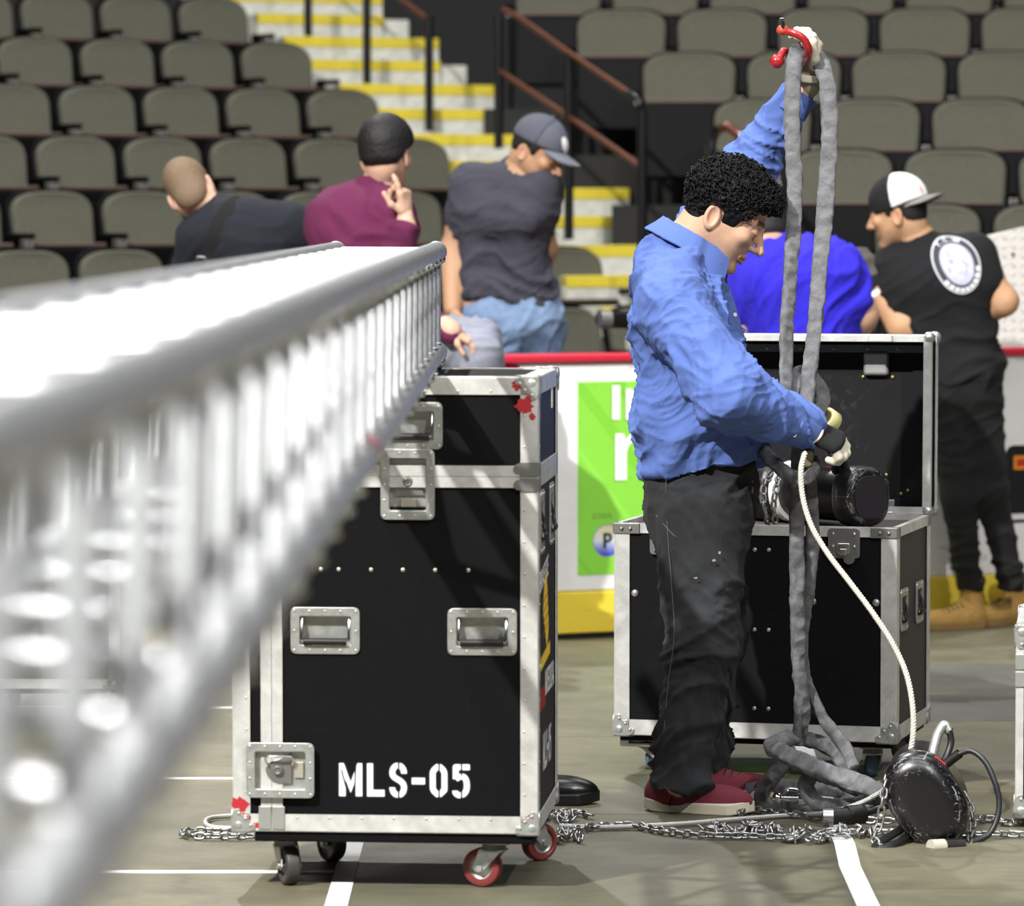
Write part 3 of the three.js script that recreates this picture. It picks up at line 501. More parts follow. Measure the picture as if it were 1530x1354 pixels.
  for (let x = -hw + 0.15; x < hw - 0.05; x += 0.076) rv.push([x, y0 + 0.031, hd + 0.003, 'z'], [x, y1 - 0.031, hd + 0.003, 'z']);
  part(t, 'edge_rivets', rivets(rv), M.rivet);
  part(t, 'panel_rivets', rivets([438, 478, 505, 554, 602, 651, 701].map((x) => [lx(x), ly(854), hd - 0.003, 'z']), 0.0052), M.rivet);
  for (const x of [-1, 1]) for (const y of [-1, 1]) for (const z of [-1, 1]) {
    const o = clover(t, x * hw, y > 0 ? y1 : y0, z * hd, x, y, z, M.zinc);
  }
  // red paint patches worn over the corners
  const blot = (px, py, r, seed) => { const s = new THREE.Shape(), q = rnd(seed), n = 18; for (let i = 0; i < n; i++) { const a = i / n * 6.283, k = r * (0.6 + 0.6 * q()); s[i ? 'lineTo' : 'moveTo'](Math.cos(a) * k, Math.sin(a) * k); } s.closePath(); return ext(s, 0.0006, 0).translate(lx(px), ly(py), hd + 0.0034); };
  [[787, 607, 0.022], [775, 575, 0.014], [797, 622, 0.009], [355, 1210, 0.02], [362, 1232, 0.014], [380, 1242, 0.008], [795, 1228, 0.012]].forEach(([a, b, r], i) => { part(t, 'red_paint_patch', blot(a, b, r, i + 1), M.redPaint).userData.label = 'worn red paint on a corner'; });
  // fittings
  recessHandle(t, lx(610), ly(637), hd - 0.003);
  latch(t, lx(610), ly(725), hd + 0.002, 0.127, 0.165);
  recessHandle(t, lx(484.5), ly(946.5), hd - 0.003);
  recessHandle(t, lx(722), ly(946.5), hd - 0.003);
  latch(t, lx(417), ly(1157.5), hd + 0.013, 0.13, 0.161, Math.PI / 2, true);
  for (const z of [-0.13, 0.17]) { const g = recessHandle(t, hw - 0.002, 0.86, z, Math.PI / 2, 0.11, 0.15); }
  part(t, 'white_tag', rb(0.002, 0.05, 0.04, 0.0008, hw - 0.001, ly(606), -0.16), M.tape);
  // base and castors
  const bl = lx(376), br = lx(800);
  part(t, 'base_board', rb(br - bl, 0.026, d - 0.04, 0.004, (bl + br) / 2, y0 - 0.014, 0.015), M.ply);
  const top = y0 - 0.027;
  castor(t, lx(415), hd - 0.1, top, 0.046, M.wheelGrey, M.zincDark, -1.15);
  castor(t, lx(735), hd - 0.08, top, 0.046, M.wheelRed, M.zinc, Math.PI - 0.25);
  castor(t, lx(445), -hd + 0.12, top, 0.046, M.wheelGrey, M.zincDark, -0.9);
  castor(t, lx(768), -hd + 0.1, top, 0.046, M.wheelRed, M.zinc, 0.7);
}
// ---------------------------------------------------------------- open hoist case
let C2;
{
  const t = thing('hoist_case', 'open black road case with raised lid, a chain hoist lying inside', 'road case'); C2 = t;
  const w = 0.803, d = 0.56, hw = w / 2, hd = d / 2, y0 = 0.114, y1 = 0.713, ang = -0.258;
  const A = P(918, 900, 12.45), B = P(1340, 900, 12.25), cx = (A.x + B.x) / 2, cz = (A.z + B.z) / 2;
  t.rotation.y = ang; t.position.set(cx + Math.sin(-ang) * hd, 0, cz - Math.cos(ang) * hd);
  const tex = canvasTex(768, 576, (c, a, b) => laminate(c, a, b, 44, '#0b0b0d'));
  const pm = phy({ map: tex, roughness: 0.6, specularIntensity: 0.3 }), pg = std({ map: canvasTex(512, 512, (c, a, b) => { laminate(c, a, b, 45, '#2b292c'); const r = rnd(4); for (let i = 0; i < 60; i++) { c.fillStyle = `rgba(160,160,165,${r() * .25})`; c.fillRect(r() * a, r() * b, 2 + r() * 10, 2 + r() * 5); } }), roughness: 0.55 });
  const yb = y0 + 0.004;
  part(t, 'front_panel', uvBox(panelWithHoles(-hw + 0.01, hw - 0.01, y0 + 0.01, y1 - 0.004, []).translate(0, 0, hd - 0.003), -hw, hw, y0, y1), pm);
  part(t, 'back_panel', bx(w - 0.02, y1 - y0 - 0.01, 0.008, 0, (y0 + y1) / 2, -hd + 0.007), M.ply);
  part(t, 'left_panel', bx(0.008, y1 - y0 - 0.01, d - 0.02, -hw + 0.007, (y0 + y1) / 2, 0), M.ply);
  part(t, 'right_panel', uvBox(bx(0.008, y1 - y0 - 0.01, d - 0.02, hw - 0.007, (y0 + y1) / 2, 0), -hd, hd, y0, y1, 'z'), pg);
  part(t, 'bottom_panel', bx(w - 0.02, 0.01, d - 0.02, 0, y0 + 0.008, 0), M.ply);
  part(t, 'foam_bed', [rb(w - 0.05, 0.03, d - 0.05, 0.005, 0, y1 - 0.03, 0), bx(w - 0.06, 0.5, 0.03, 0, y1 - 0.29, 0.1), bx(w - 0.06, 0.5, 0.03, 0, y1 - 0.29, -0.1)], std({ color: 0x4a4640, roughness: 0.95 }));
  const E = 0.042, es = (a, b, u, v, ww = E) => part(t, 'edge_strip', edgeStrip(a, b, u, v, ww), M.alu), cx2 = [-hw, hw], cz2 = [-hd, hd];
  for (const x of cx2) for (const z of cz2) es(V(x, y0, z), V(x, y1, z), V(-Math.sign(x), 0, 0), V(0, 0, -Math.sign(z)));
  for (const z of cz2) es(V(-hw, y0, z), V(hw, y0, z), V(0, 1, 0), V(0, 0, -Math.sign(z)));
  for (const x of cx2) es(V(x, y0, -hd), V(x, y0, hd), V(0, 1, 0), V(-Math.sign(x), 0, 0));
  for (const z of cz2) part(t, 'rim', [bx(w, 0.028, 0.016, 0, y1 - 0.014, z - Math.sign(z) * 0.0055)], M.alu);
  for (const x of cx2) part(t, 'rim', [bx(0.016, 0.028, d, x - Math.sign(x) * 0.0055, y1 - 0.014, 0)], M.alu);
  for (const x of [-1, 1]) for (const z of [-1, 1]) {
    clover(t, x * hw, y0, z * hd, x, -1, z, M.zinc, 1.1);
    part(t, 'rim_bracket', [rb(0.075, 0.03, 0.006, 0.002, x * (hw - 0.034), y1 - 0.015, z * (hd + 0.004)), rb(0.006, 0.03, 0.04, 0.002, x * (hw + 0.004), y1 - 0.015, z * (hd - 0.017)), ...[0.02, 0.045].map((q) => ball(0.006, x * (hw - q), y1 - 0.016, z * (hd + 0.007), 8, 6))], M.zincDark);
  }
  // hasp latch on the front
  const lxp = 0.255;
  part(t, 'hasp_plate', [ext(rrect(0.09, 0.085, 0.012, lxp, y1 - 0.045), 0.005, 0.0015, hd + 0.003), cyl(0.016, 0.016, 0.007, 0, 0, 0, 16).rotateX(Math.PI / 2).translate(lxp + 0.015, y1 - 0.088, hd + 0.006)], M.zincDark);
  part(t, 'hasp', [rb(0.036, 0.03, 0.008, 0.003, lxp, y1 - 0.06, hd + 0.012), rb(0.02, 0.02, 0.01, 0.003, lxp, y1 - 0.07, hd + 0.016), ...[[-.03, -.02], [.03, -.02], [-.03, -.055], [.03, -.055]].map(([a, b]) => ball(0.005, lxp + a, y1 + b, hd + 0.008, 8, 6))], M.chrome);
  part(t, 'hasp_plate', [ext(rrect(0.09, 0.085, 0.012, -0.255, y1 - 0.045), 0.005, 0.0015, hd + 0.003)], M.zincDark);
  // bolts on the front panel
  for (const q of [[-0.345, y0 + 0.4, hd - 0.003, 'z'], [0.165, y0 + 0.388, hd - 0.003, 'z'], [0.345, y0 + 0.388, hd - 0.003, 'z']]) part(t, 'panel_bolt', rivets([q], 0.011), M.zinc);
  part(t, 'panel_rivets', rivets([[0.0, y0 + 0.53, hd - 0.003, 'z'], [0.04, y0 + 0.53, hd - 0.003, 'z'], [0, y0 + 0.305, hd - 0.003, 'z'], [0.04, y0 + 0.305, hd - 0.003, 'z'], [0, y0 + 0.083, hd - 0.003, 'z'], [0.04, y0 + 0.083, hd - 0.003, 'z']], 0.006), M.zinc);
  for (const z of [-0.11, 0.15]) { const g = recessHandle(t, hw - 0.002, y0 + 0.36, z, Math.PI / 2, 0.115, 0.12); }
  part(t, 'base_board', rb(w - 0.02, 0.02, d - 0.03, 0.004, 0, y0 - 0.01, 0), M.ply);
  for (const x of [-1, 1]) for (const z of [-1, 1]) castor(t, x * (hw - 0.08), z * (hd - 0.09), y0 - 0.02, 0.04, M.wheelBlue, M.zincDark, x * 0.9 + z);
  part(t, 'castor_brake', [rb(0.03, 0.022, 0.05, 0.006, -hw + 0.02, 0.085, hd - 0.06), rb(0.07, 0.012, 0.03, 0.004, -hw + 0.06, 0.08, hd - 0.05)], M.zinc);
  // raised lid
  const lid = new THREE.Group(); lid.name = 'lid'; t.add(lid); lid.position.set(0, y1 + 0.004, -hd + 0.004); lid.rotation.x = -0.02;
  const lh = 0.515, ld = 0.12;
  const lt = canvasTex(1024, 640, (c, a, b) => { laminate(c, a, b, 46, '#151518'); const r = rnd(9); for (let i = 0; i < 90; i++) { c.fillStyle = `rgba(170,170,172,${r() * .1})`; const x = a * (0.62 + 0.2 * (r() + r() - 1)), y = b * (0.45 + 0.3 * (r() + r() - 1)); c.beginPath(); c.ellipse(x, y, 3 + r() * 24, 2 + r() * 10, r() * 3, 0, 7); c.fill(); } });
  part(lid, 'lid_panel', uvBox(bx(w - 0.02, lh - 0.02, 0.008, 0, lh / 2, -ld + 0.006), -hw, hw, 0, lh), phy({ map: lt, roughness: 0.7, specularIntensity: 0.4 }));
  for (const s of [-1, 1]) part(lid, 'lid_wall', bx(0.008, lh - 0.02, ld, s * (hw - 0.007), lh / 2, -ld / 2), M.ply);
  for (const y of [0.007, lh - 0.007]) part(lid, 'lid_wall', bx(w - 0.02, 0.008, ld, 0, y, -ld / 2), M.ply);
  const le = (a, b, u, v, k = 0.016) => part(lid, 'lid_edge', edgeStrip(a, b, u, v, k), M.alu);
  for (const s of [-1, 1]) { le(V(s * hw, 0, 0), V(s * hw, lh, 0), V(-s, 0, 0), V(0, 0, -1), 0.02); le(V(s * hw, 0, -ld), V(s * hw, lh, -ld), V(-s, 0, 0), V(0, 0, 1), 0.03); }
  for (const y of [0, lh]) { le(V(-hw, y, 0), V(hw, y, 0), V(0, y ? -1 : 1, 0), V(0, 0, -1), 0.018); le(V(-hw, y, -ld), V(hw, y, -ld), V(0, y ? -1 : 1, 0), V(0, 0, 1), 0.03); }
  part(lid, 'inner_rail', bx(w - 0.05, 0.022, 0.006, 0, lh - 0.04, -ld + 0.02), std({ color: 0x5c6068, metalness: 0.5, roughness: 0.5 }));
  part(lid, 'rail_screws', rivets([-0.3, -0.2, -0.1, 0, 0.1, 0.2, 0.29].map((x) => [x, lh - 0.04, -ld + 0.024, 'z']), 0.005), M.brass);
  part(lid, 'latch_back', rb(0.075, 0.072, 0.024, 0.011, 0.225, lh - 0.083, -ld + 0.02, 4), M.zinc);
  part(lid, 'lid_keeper', rb(0.07, 0.022, 0.012, 0.003, 0.255, lh - 0.008, 0.004), M.alu);
  part(lid, 'brass_screws', rivets([[0.185, lh - 0.123, -ld + 0.012, 'z'], [0.272, lh - 0.123, -ld + 0.012, 'z'], [0.255, 0.105, -ld + 0.012, 'z'], [0.26, 0.04, -ld + 0.012, 'z'], [0.3, 0.05, -ld + 0.012, 'z'], [0.32, 0.06, -ld + 0.012, 'z']], 0.006), M.brass);
  for (const s of [-1, 1]) for (const y of [0.006, lh - 0.006]) part(lid, 'lid_corner', [ball(0.018, s * (hw - 0.006), y, -0.01, 14, 10), ball(0.019, s * (hw - 0.006), y, -ld + 0.008, 14, 10)], M.zinc);
  for (const x of [-0.25, 0.25]) part(lid, 'hinge', [rb(0.09, 0.05, 0.006, 0.002, x, 0.012, -ld * 0.2), cyl(0.006, 0.006, 0.09, 0, 0, 0, 12).rotateZ(Math.PI / 2).translate(x, -0.002, 0.0)], M.zinc);
}
// ---------------------------------------------------------------- low case at the frame edge
{
  const t = thing('road_case', 'low black road case with silver corners standing beyond the hoist on the floor', 'road case');
  const c = P(1518, 1205, 11.35); t.rotation.y = -0.13; t.position.set(c.x + 0.3 * Math.cos(0.13) + 0.3 * Math.sin(0.13), 0, c.z - 0.3 * Math.cos(0.13) + 0.3 * Math.sin(0.13));
  const w = 0.6, y0 = 0.03, y1 = 0.52, hw = 0.3;
  part(t, 'body', bx(w - 0.008, y1 - y0 - 0.008, w - 0.008, 0, (y0 + y1) / 2, 0), M.ply);
  for (const x of [-hw, hw]) for (const z of [-hw, hw]) part(t, 'edge_strip', edgeStrip(V(x, y0, z), V(x, y1, z), V(-Math.sign(x), 0, 0), V(0, 0, -Math.sign(z)), 0.018), M.alu);
  for (const y of [y0, y1]) for (const z of [-hw, hw]) { part(t, 'edge_strip', edgeStrip(V(-hw, y, z), V(hw, y, z), V(0, y === y0 ? 1 : -1, 0), V(0, 0, -Math.sign(z)), 0.03), M.alu); part(t, 'edge_strip', edgeStrip(V(z, y, -hw), V(z, y, hw), V(0, y === y0 ? 1 : -1, 0), V(-Math.sign(z), 0, 0), 0.03), M.alu); }
  for (const x of [-1, 1]) for (const y of [-1, 1]) for (const z of [-1, 1]) clover(t, x * hw, y > 0 ? y1 : y0, z * hw, x, y, z, M.zinc, 1.1);
  part(t, 'joint_bracket', [rb(0.08, 0.04, 0.006, 0.002, -hw + 0.036, y1 - 0.09, hw + 0.004), rb(0.08, 0.04, 0.006, 0.002, -hw + 0.036, y1 - 0.135, hw + 0.004)], M.zinc);
  for (const x of [-1, 1]) for (const z of [-1, 1]) part(t, 'foot', cyl(0.02, 0.024, 0.03, x * 0.24, 0.015, z * 0.24, 14), M.blackRubber);
}
// ---------------------------------------------------------------- black case with script lettering behind the truss
{
  const t = thing('road_case', 'black road case with white script lettering behind the truss', 'road case');
  const D = 13.6, a = P(-60, 700, D), b = P(176, 700, D), w = b.x - a.x, cx = (a.x + b.x) / 2; t.position.set(cx, 0, -D - 0.3);
  const y0 = 0.12, y1 = 1.02, hw = w / 2, hd = 0.3;
  const X = (px) => (P(px, 780, D).x - cx), Y = (py) => P(0, py, D).y;
  const tex = canvasTex(512, 1024, (c, W2, H2) => {
    laminate(c, W2, H2, 61, '#3a393c'); const ux = (px) => (X(px) + hw) / w * W2, uy = (py) => (y1 - Y(py)) / (y1 - y0) * H2;
    c.strokeStyle = '#f4f4f6'; c.lineCap = 'round'; c.lineWidth = 8; c.beginPath(); c.moveTo(ux(12), uy(750)); c.lineTo(ux(9), uy(840)); c.stroke();
    c.lineWidth = 7; c.beginPath(); c.moveTo(ux(4), uy(792)); c.bezierCurveTo(ux(-4), uy(760), ux(4), uy(730), ux(14), uy(735)); c.bezierCurveTo(ux(22), uy(742), ux(22), uy(785), ux(13), uy(784)); c.stroke();
    c.lineWidth = 5; c.beginPath(); c.ellipse(ux(24), uy(796), 8, 34, 0.15, 0, 7); c.stroke(); c.beginPath(); c.moveTo(ux(28), uy(775)); c.quadraticCurveTo(ux(26), uy(815), ux(32), uy(812)); c.stroke();
  });
  part(t, 'front_panel', uvBox(bx(w - 0.01, y1 - y0 - 0.01, 0.01, 0, (y0 + y1) / 2, hd - 0.006), -hw, hw, y0, y1), std({ map: tex, roughness: 0.6 }));
  part(t, 'body', bx(w - 0.012, y1 - y0 - 0.012, 2 * hd - 0.03, 0, (y0 + y1) / 2, -0.01), M.ply);
  for (const x of [-hw, hw]) for (const z of [-hd, hd]) part(t, 'edge_strip', edgeStrip(V(x, y0, z), V(x, y1, z), V(-Math.sign(x), 0, 0), V(0, 0, -Math.sign(z)), 0.03), M.alu);
  for (const y of [y0, y1]) for (const z of [-hd, hd]) part(t, 'edge_strip', edgeStrip(V(-hw, y, z), V(hw, y, z), V(0, y === y0 ? 1 : -1, 0), V(0, 0, -Math.sign(z)), 0.03), M.alu);
  for (const x of [-1, 1]) for (const y of [-1, 1]) for (const z of [-1, 1]) clover(t, x * hw, y > 0 ? y1 : y0, z * hd, x, y, z, M.zinc);
  part(t, 'base_board', bx(w - 0.04, 0.02, 2 * hd - 0.04, 0, y0 - 0.01, 0), M.ply);
  for (const x of [-1, 1]) for (const z of [-1, 1]) castor(t, x * (hw - 0.08), z * (hd - 0.09), y0 - 0.02, 0.042, M.wheelGrey, M.zincDark, x);
}
// ---------------------------------------------------------------- people: distance fields meshed with surface nets
function iso(sdf, lo, hi, h) {
  const nx = Math.ceil((hi.x - lo.x) / h) + 2, ny = Math.ceil((hi.y - lo.y) / h) + 2, nz = Math.ceil((hi.z - lo.z) / h) + 2, val = new Float32Array(nx * ny * nz), B = 5, Rb = B * h * 1.15;
  for (let bz = 0; bz < nz; bz += B) for (let by = 0; by < ny; by += B) for (let bxx = 0; bxx < nx; bxx += B) {
    const d = sdf(lo.x + (bxx + 2) * h, lo.y + (by + 2) * h, lo.z + (bz + 2) * h), far = Math.abs(d) > Rb;
    for (let z = bz; z < Math.min(nz, bz + B); z++) for (let y = by; y < Math.min(ny, by + B); y++) for (let x = bxx; x < Math.min(nx, bxx + B); x++) val[(z * ny + y) * nx + x] = far ? d : sdf(lo.x + x * h, lo.y + y * h, lo.z + z * h);
  }
  const id = new Int32Array(nx * ny * nz).fill(-1), pos = [], idx = [], sx = 1, sy = nx, sz = nx * ny;
  const E = [[0, 1], [2, 3], [4, 5], [6, 7], [0, 2], [1, 3], [4, 6], [5, 7], [0, 4], [1, 5], [2, 6], [3, 7]], off = [0, 1, sy, sy + 1, sz, sz + 1, sz + sy, sz + sy + 1], v = new Float32Array(8);
  for (let z = 0; z < nz - 1; z++) for (let y = 0; y < ny - 1; y++) for (let x = 0; x < nx - 1; x++) {
    const i = (z * ny + y) * nx + x; let m = 0; for (let k = 0; k < 8; k++) { v[k] = val[i + off[k]]; if (v[k] < 0) m++; }
    if (m === 0 || m === 8) continue;
    let px = 0, py = 0, pz = 0, n = 0;
    for (const [a, b] of E) if ((v[a] < 0) !== (v[b] < 0)) { const t = v[a] / (v[a] - v[b]); px += (a & 1) + t * ((b & 1) - (a & 1)); py += ((a >> 1) & 1) + t * (((b >> 1) & 1) - ((a >> 1) & 1)); pz += (a >> 2) + t * ((b >> 2) - (a >> 2)); n++; }
    id[i] = pos.length / 3; pos.push(lo.x + (x + px / n) * h, lo.y + (y + py / n) * h, lo.z + (z + pz / n) * h);
  }
  const quad = (a, b, c, d, f) => { if (a < 0 || b < 0 || c < 0 || d < 0) return; if (f) idx.push(a, b, c, a, c, d); else idx.push(a, c, b, a, d, c); };
  for (let z = 1; z < nz - 1; z++) for (let y = 1; y < ny - 1; y++) for (let x = 1; x < nx - 1; x++) {
    const i = (z * ny + y) * nx + x, s = val[i] < 0;
    if (s !== val[i + 1] < 0) quad(id[i - sy - sz], id[i - sz], id[i], id[i - sy], s);
    if (s !== val[i + sy] < 0) quad(id[i - sx - sz], id[i - sx], id[i], id[i - sz], s);
    if (s !== val[i + sz] < 0) quad(id[i - sx - sy], id[i - sy], id[i], id[i - sx], s);
  }
  const g = new THREE.BufferGeometry(); g.setAttribute('position', new THREE.Float32BufferAttribute(pos, 3)); g.setIndex(idx); g.computeVertexNormals(); return g;
}
const smin = (a, b, k) => { const h = Math.max(k - Math.abs(a - b), 0) / k; return Math.min(a, b) - h * h * k * 0.25; };
const smax = (a, b, k) => -smin(-a, -b, k);
const cap = (x, y, z, ax, ay, az, bx2, by, bz, ra, rb2) => { const dx = bx2 - ax, dy = by - ay, dz = bz - az, px = x - ax, py = y - ay, pz = z - az; const t = clamp((px * dx + py * dy + pz * dz) / (dx * dx + dy * dy + dz * dz + 1e-9), 0, 1); const qx = px - dx * t, qy = py - dy * t, qz = pz - dz * t; return Math.sqrt(qx * qx + qy * qy + qz * qz) - (ra + (rb2 - ra) * t); };
const ell = (x, y, z, cx, cy, cz, rx, ry, rz) => { x -= cx; y -= cy; z -= cz; const a = x / rx, b = y / ry, c = z / rz, k0 = Math.sqrt(a * a + b * b + c * c), a2 = a / rx, b2 = b / ry, c2 = c / rz, k1 = Math.sqrt(a2 * a2 + b2 * b2 + c2 * c2); return k1 < 1e-9 ? -Math.min(rx, ry, rz) : k0 * (k0 - 1) / k1; };
function field(bones, k, grow = 0, scale = 1) {
  const n = bones.length, q = bones.map((b) => [b.a.x, b.a.y, b.a.z, b.b.x, b.b.y, b.b.z, b.ra * scale + grow, b.rb * scale + grow]);
  return (x, y, z) => { let d = 9; for (let i = 0; i < n; i++) { const b = q[i], e = cap(x, y, z, b[0], b[1], b[2], b[3], b[4], b[5], b[6], b[7]); d = i ? smin(d, e, k) : e; } return d; };
}
function bounds(bones, pad) { const b = new THREE.Box3(); for (const q of bones) { const r = Math.max(q.ra, q.rb) + pad; b.expandByPoint(q.a.clone().addScalar(r)); b.expandByPoint(q.a.clone().addScalar(-r)); b.expandByPoint(q.b.clone().addScalar(r)); b.expandByPoint(q.b.clone().addScalar(-r)); } return b; }
const bone = (tag, a, b, ra, rb2) => ({ tag, a: Array.isArray(a) ? P(...a) : a, b: Array.isArray(b) ? P(...b) : b, ra, rb: rb2 ?? ra });
function paint(g, fn) { const p = g.attributes.position, n = g.attributes.normal, c = new Float32Array(p.count * 3); for (let i = 0; i < p.count; i++) { const q = fn(p.getX(i), p.getY(i), p.getZ(i), n.getX(i), n.getY(i), n.getZ(i)); c[3 * i] = q[0]; c[3 * i + 1] = q[1]; c[3 * i + 2] = q[2]; } g.setAttribute('color', new THREE.BufferAttribute(c, 3)); return g; }
function bodyUV(g) { const p = g.attributes.position, uv = new Float32Array(p.count * 2); for (let i = 0; i < p.count; i++) { uv[2 * i] = p.getX(i) * 0.9 + p.getZ(i) * 0.7; uv[2 * i + 1] = p.getY(i) + p.getZ(i) * 0.2; } g.setAttribute('uv', new THREE.BufferAttribute(uv, 2)); return g; }
function displace(g, fn) { const p = g.attributes.position, n = g.attributes.normal; for (let i = 0; i < p.count; i++) { const d = fn(p.getX(i), p.getY(i), p.getZ(i), n.getX(i), n.getY(i), n.getZ(i)); p.setXYZ(i, p.getX(i) + n.getX(i) * d, p.getY(i) + n.getY(i) * d, p.getZ(i) + n.getZ(i) * d); } g.computeVertexNormals(); return g; }
// cloth folds: sharp ridges between soft hollows, running mostly along direction (sx, sy, sz) frequencies
const creases = (amp, fu, fv, fz, seed, ang, bend = 0.8) => (x, y, z) => { const w = noise3(x * 2.6 + seed, y * 2.6, z * 2.6) * bend * 0.09, ca = Math.cos(ang), sa = Math.sin(ang), u = x * ca + y * sa - w * 0.5, v = y * ca - x * sa + w, r = 1 - Math.abs(noise3(u * fu + seed, v * fv, z * fz)); const r2 = 1 - Math.abs(noise3(u * fu * 1.7 + seed + 9, v * fv * 1.9, z * fz * 1.5)); return amp * (r * r * r * 1.3 - 0.45 + 0.35 * (r2 * r2 * r2 - 0.3)); };
const folds = (amp, sx, sy, sz, seed, slant = 0) => (x, y, z) => { const a = x * sx + y * slant, b = y * sy - x * slant * 0.7, c = z * sz; const w = noise3(x * 3 + seed, y * 3, z * 3) * 0.6; const r = 1 - Math.abs(noise3(a + w, b + w * 1.6, c + seed)); return amp * (r * r * 1.2 - 0.6 + 0.35 * noise3(a * 2.3 + 7, b * 2.3, c * 2.3 + seed)); };

// head in its own frame: +z looks forward, +y up, +x the head's left
function frame(o, F0, U0, s = 1) { const z = F0.clone().normalize(), x = U0.clone().cross(z).normalize(), y = z.clone().cross(x); return { o, x, y, z, s, to: (px, py, pz) => { const dx = px - o.x, dy = py - o.y, dz = pz - o.z; return [(dx * x.x + dy * x.y + dz * x.z) / s, (dx * y.x + dy * y.y + dz * y.z) / s, (dx * z.x + dy * z.y + dz * z.z) / s]; }, at: (a, b, c) => o.clone().addScaledVector(x, a * s).addScaledVector(y, b * s).addScaledVector(z, c * s) }; }
function skull(x, y, z) { return smin(ell(x, y, z, 0, 0.036, -0.012, 0.077, 0.088, 0.1), ell(x, y, z, 0, -0.04, -0.05, 0.058, 0.06, 0.045), 0.03); }
function headField(x, y, z, f = {}) {
  const ax = Math.abs(x);
  let d = skull(x, y, z);
  d = smin(d, ell(x, y, z, 0, -0.03, 0.03, 0.06, 0.088, 0.066), 0.03);
  d = smin(d, cap(ax, y, z, 0.05, -0.05, -0.006, 0.012, -0.108, 0.066, 0.022, 0.019), 0.025);
  d = smin(d, ell(x, y, z, 0, -0.11, 0.076, 0.022, 0.016, 0.018), 0.02);
  d = smin(d, ell(ax, y, z, 0.04, -0.022, 0.066, 0.024, 0.02, 0.022), 0.02);
  d = smin(d, cap(ax, y, z, 0.008, 0.022, 0.088, 0.044, 0.02, 0.07, 0.011, 0.01), 0.014);
  d = smax(d, -(Math.hypot(ax - 0.033, y - 0.001, z - 0.103) - 0.0195), 0.014);
  d = smin(d, Math.hypot(ax - 0.032, y, z - 0.0795) - 0.0148, 0.005);
  d = smin(d, cap(x, y, z, 0, 0.016, 0.09, 0, -0.032, 0.121, 0.0072, 0.0115), 0.012);
  d = smin(d, ell(ax, y, z, 0.0125, -0.037, 0.103, 0.009, 0.0085, 0.012), 0.007);
  d = smin(d, cap(ax, y, z, 0, -0.0645, 0.0965, 0.022, -0.07, 0.086, 0.006, 0.0035), 0.007);
  d = smin(d, cap(ax, y, z, 0, -0.0795, 0.0945, 0.018, -0.076, 0.087, 0.0062, 0.0035), 0.007);
  d = smax(d, -cap(ax, y, z, 0, -0.0722, 0.106, 0.022, -0.0725, 0.09, 0.0028, 0.002), 0.004);
  const ez = (z + 0.024) * 0.97 + (y + 0.024) * 0.22, ey = (y + 0.024) * 0.97 - (z + 0.024) * 0.22, ex = ax - 0.079 - ez * -0.25;
  let ear = ell(ex, ey, ez, 0, 0, 0, 0.0105, 0.034, 0.0205); ear = smax(ear, -ell(ex, ey, ez, 0.0095, 0.003, 0.002, 0.0105, 0.0245, 0.013), 0.005);
  d = smin(d, ear, 0.007);
  return d;
}
function skinColor(fr, base, o = {}) {
  return (wx, wy, wz) => {
    const [x, y, z] = fr.to(wx, wy, wz), ax = Math.abs(x); let [r, g, b] = base; const n = 1 + 0.05 * noise3(x * 60, y * 60, z * 60); r *= n; g *= n; b *= n;
    const mix = (q, t) => { r = lerp(r, q[0], t); g = lerp(g, q[1], t); b = lerp(b, q[2], t); };
    const lips = sstep(0.013, 0.006, Math.hypot(Math.max(0, ax - 0.014) * 0.7, (y + 0.0725) * 0.85)) * sstep(0.07, 0.09, z); mix([base[0] * 0.8, base[1] * 0.58, base[2] * 0.58], lips * 0.8);
    if (Math.abs(y + 0.0722) < 0.0016 && ax < 0.022 && z > 0.08) mix([0.14, 0.05, 0.05], 0.8);
    if (o.beard) mix(o.beard, 0.4 * sstep(-0.045, -0.07, y) * sstep(0, 0.03, z) * (0.7 + 0.6 * noise3(x * 300, y * 300, z * 300)) * (1 - lips));
    const brow = sstep(0.0075, 0.004, Math.abs(y - 0.0295 + Math.max(0, ax - 0.034) * 0.4)) * sstep(0.052, 0.044, ax) * sstep(0.009, 0.015, ax) * sstep(0.05, 0.062, z); mix(o.hair || [0.02, 0.015, 0.012], brow * 0.88);
    const lash = sstep(0.0022, 0.0008, Math.abs(y + 0.0045 - (ax - 0.032) * (ax - 0.032) * 12)) * sstep(0.018, 0.014, Math.abs(ax - 0.032)) * sstep(0.07, 0.085, z); mix([0.03, 0.02, 0.02], lash);
    const red = sstep(0.03, 0.01, Math.hypot(ax - 0.085, y + 0.02, z + 0.024)) * 0.3; mix([0.62, 0.26, 0.2], red);
    return [r, g, b];
  };
}
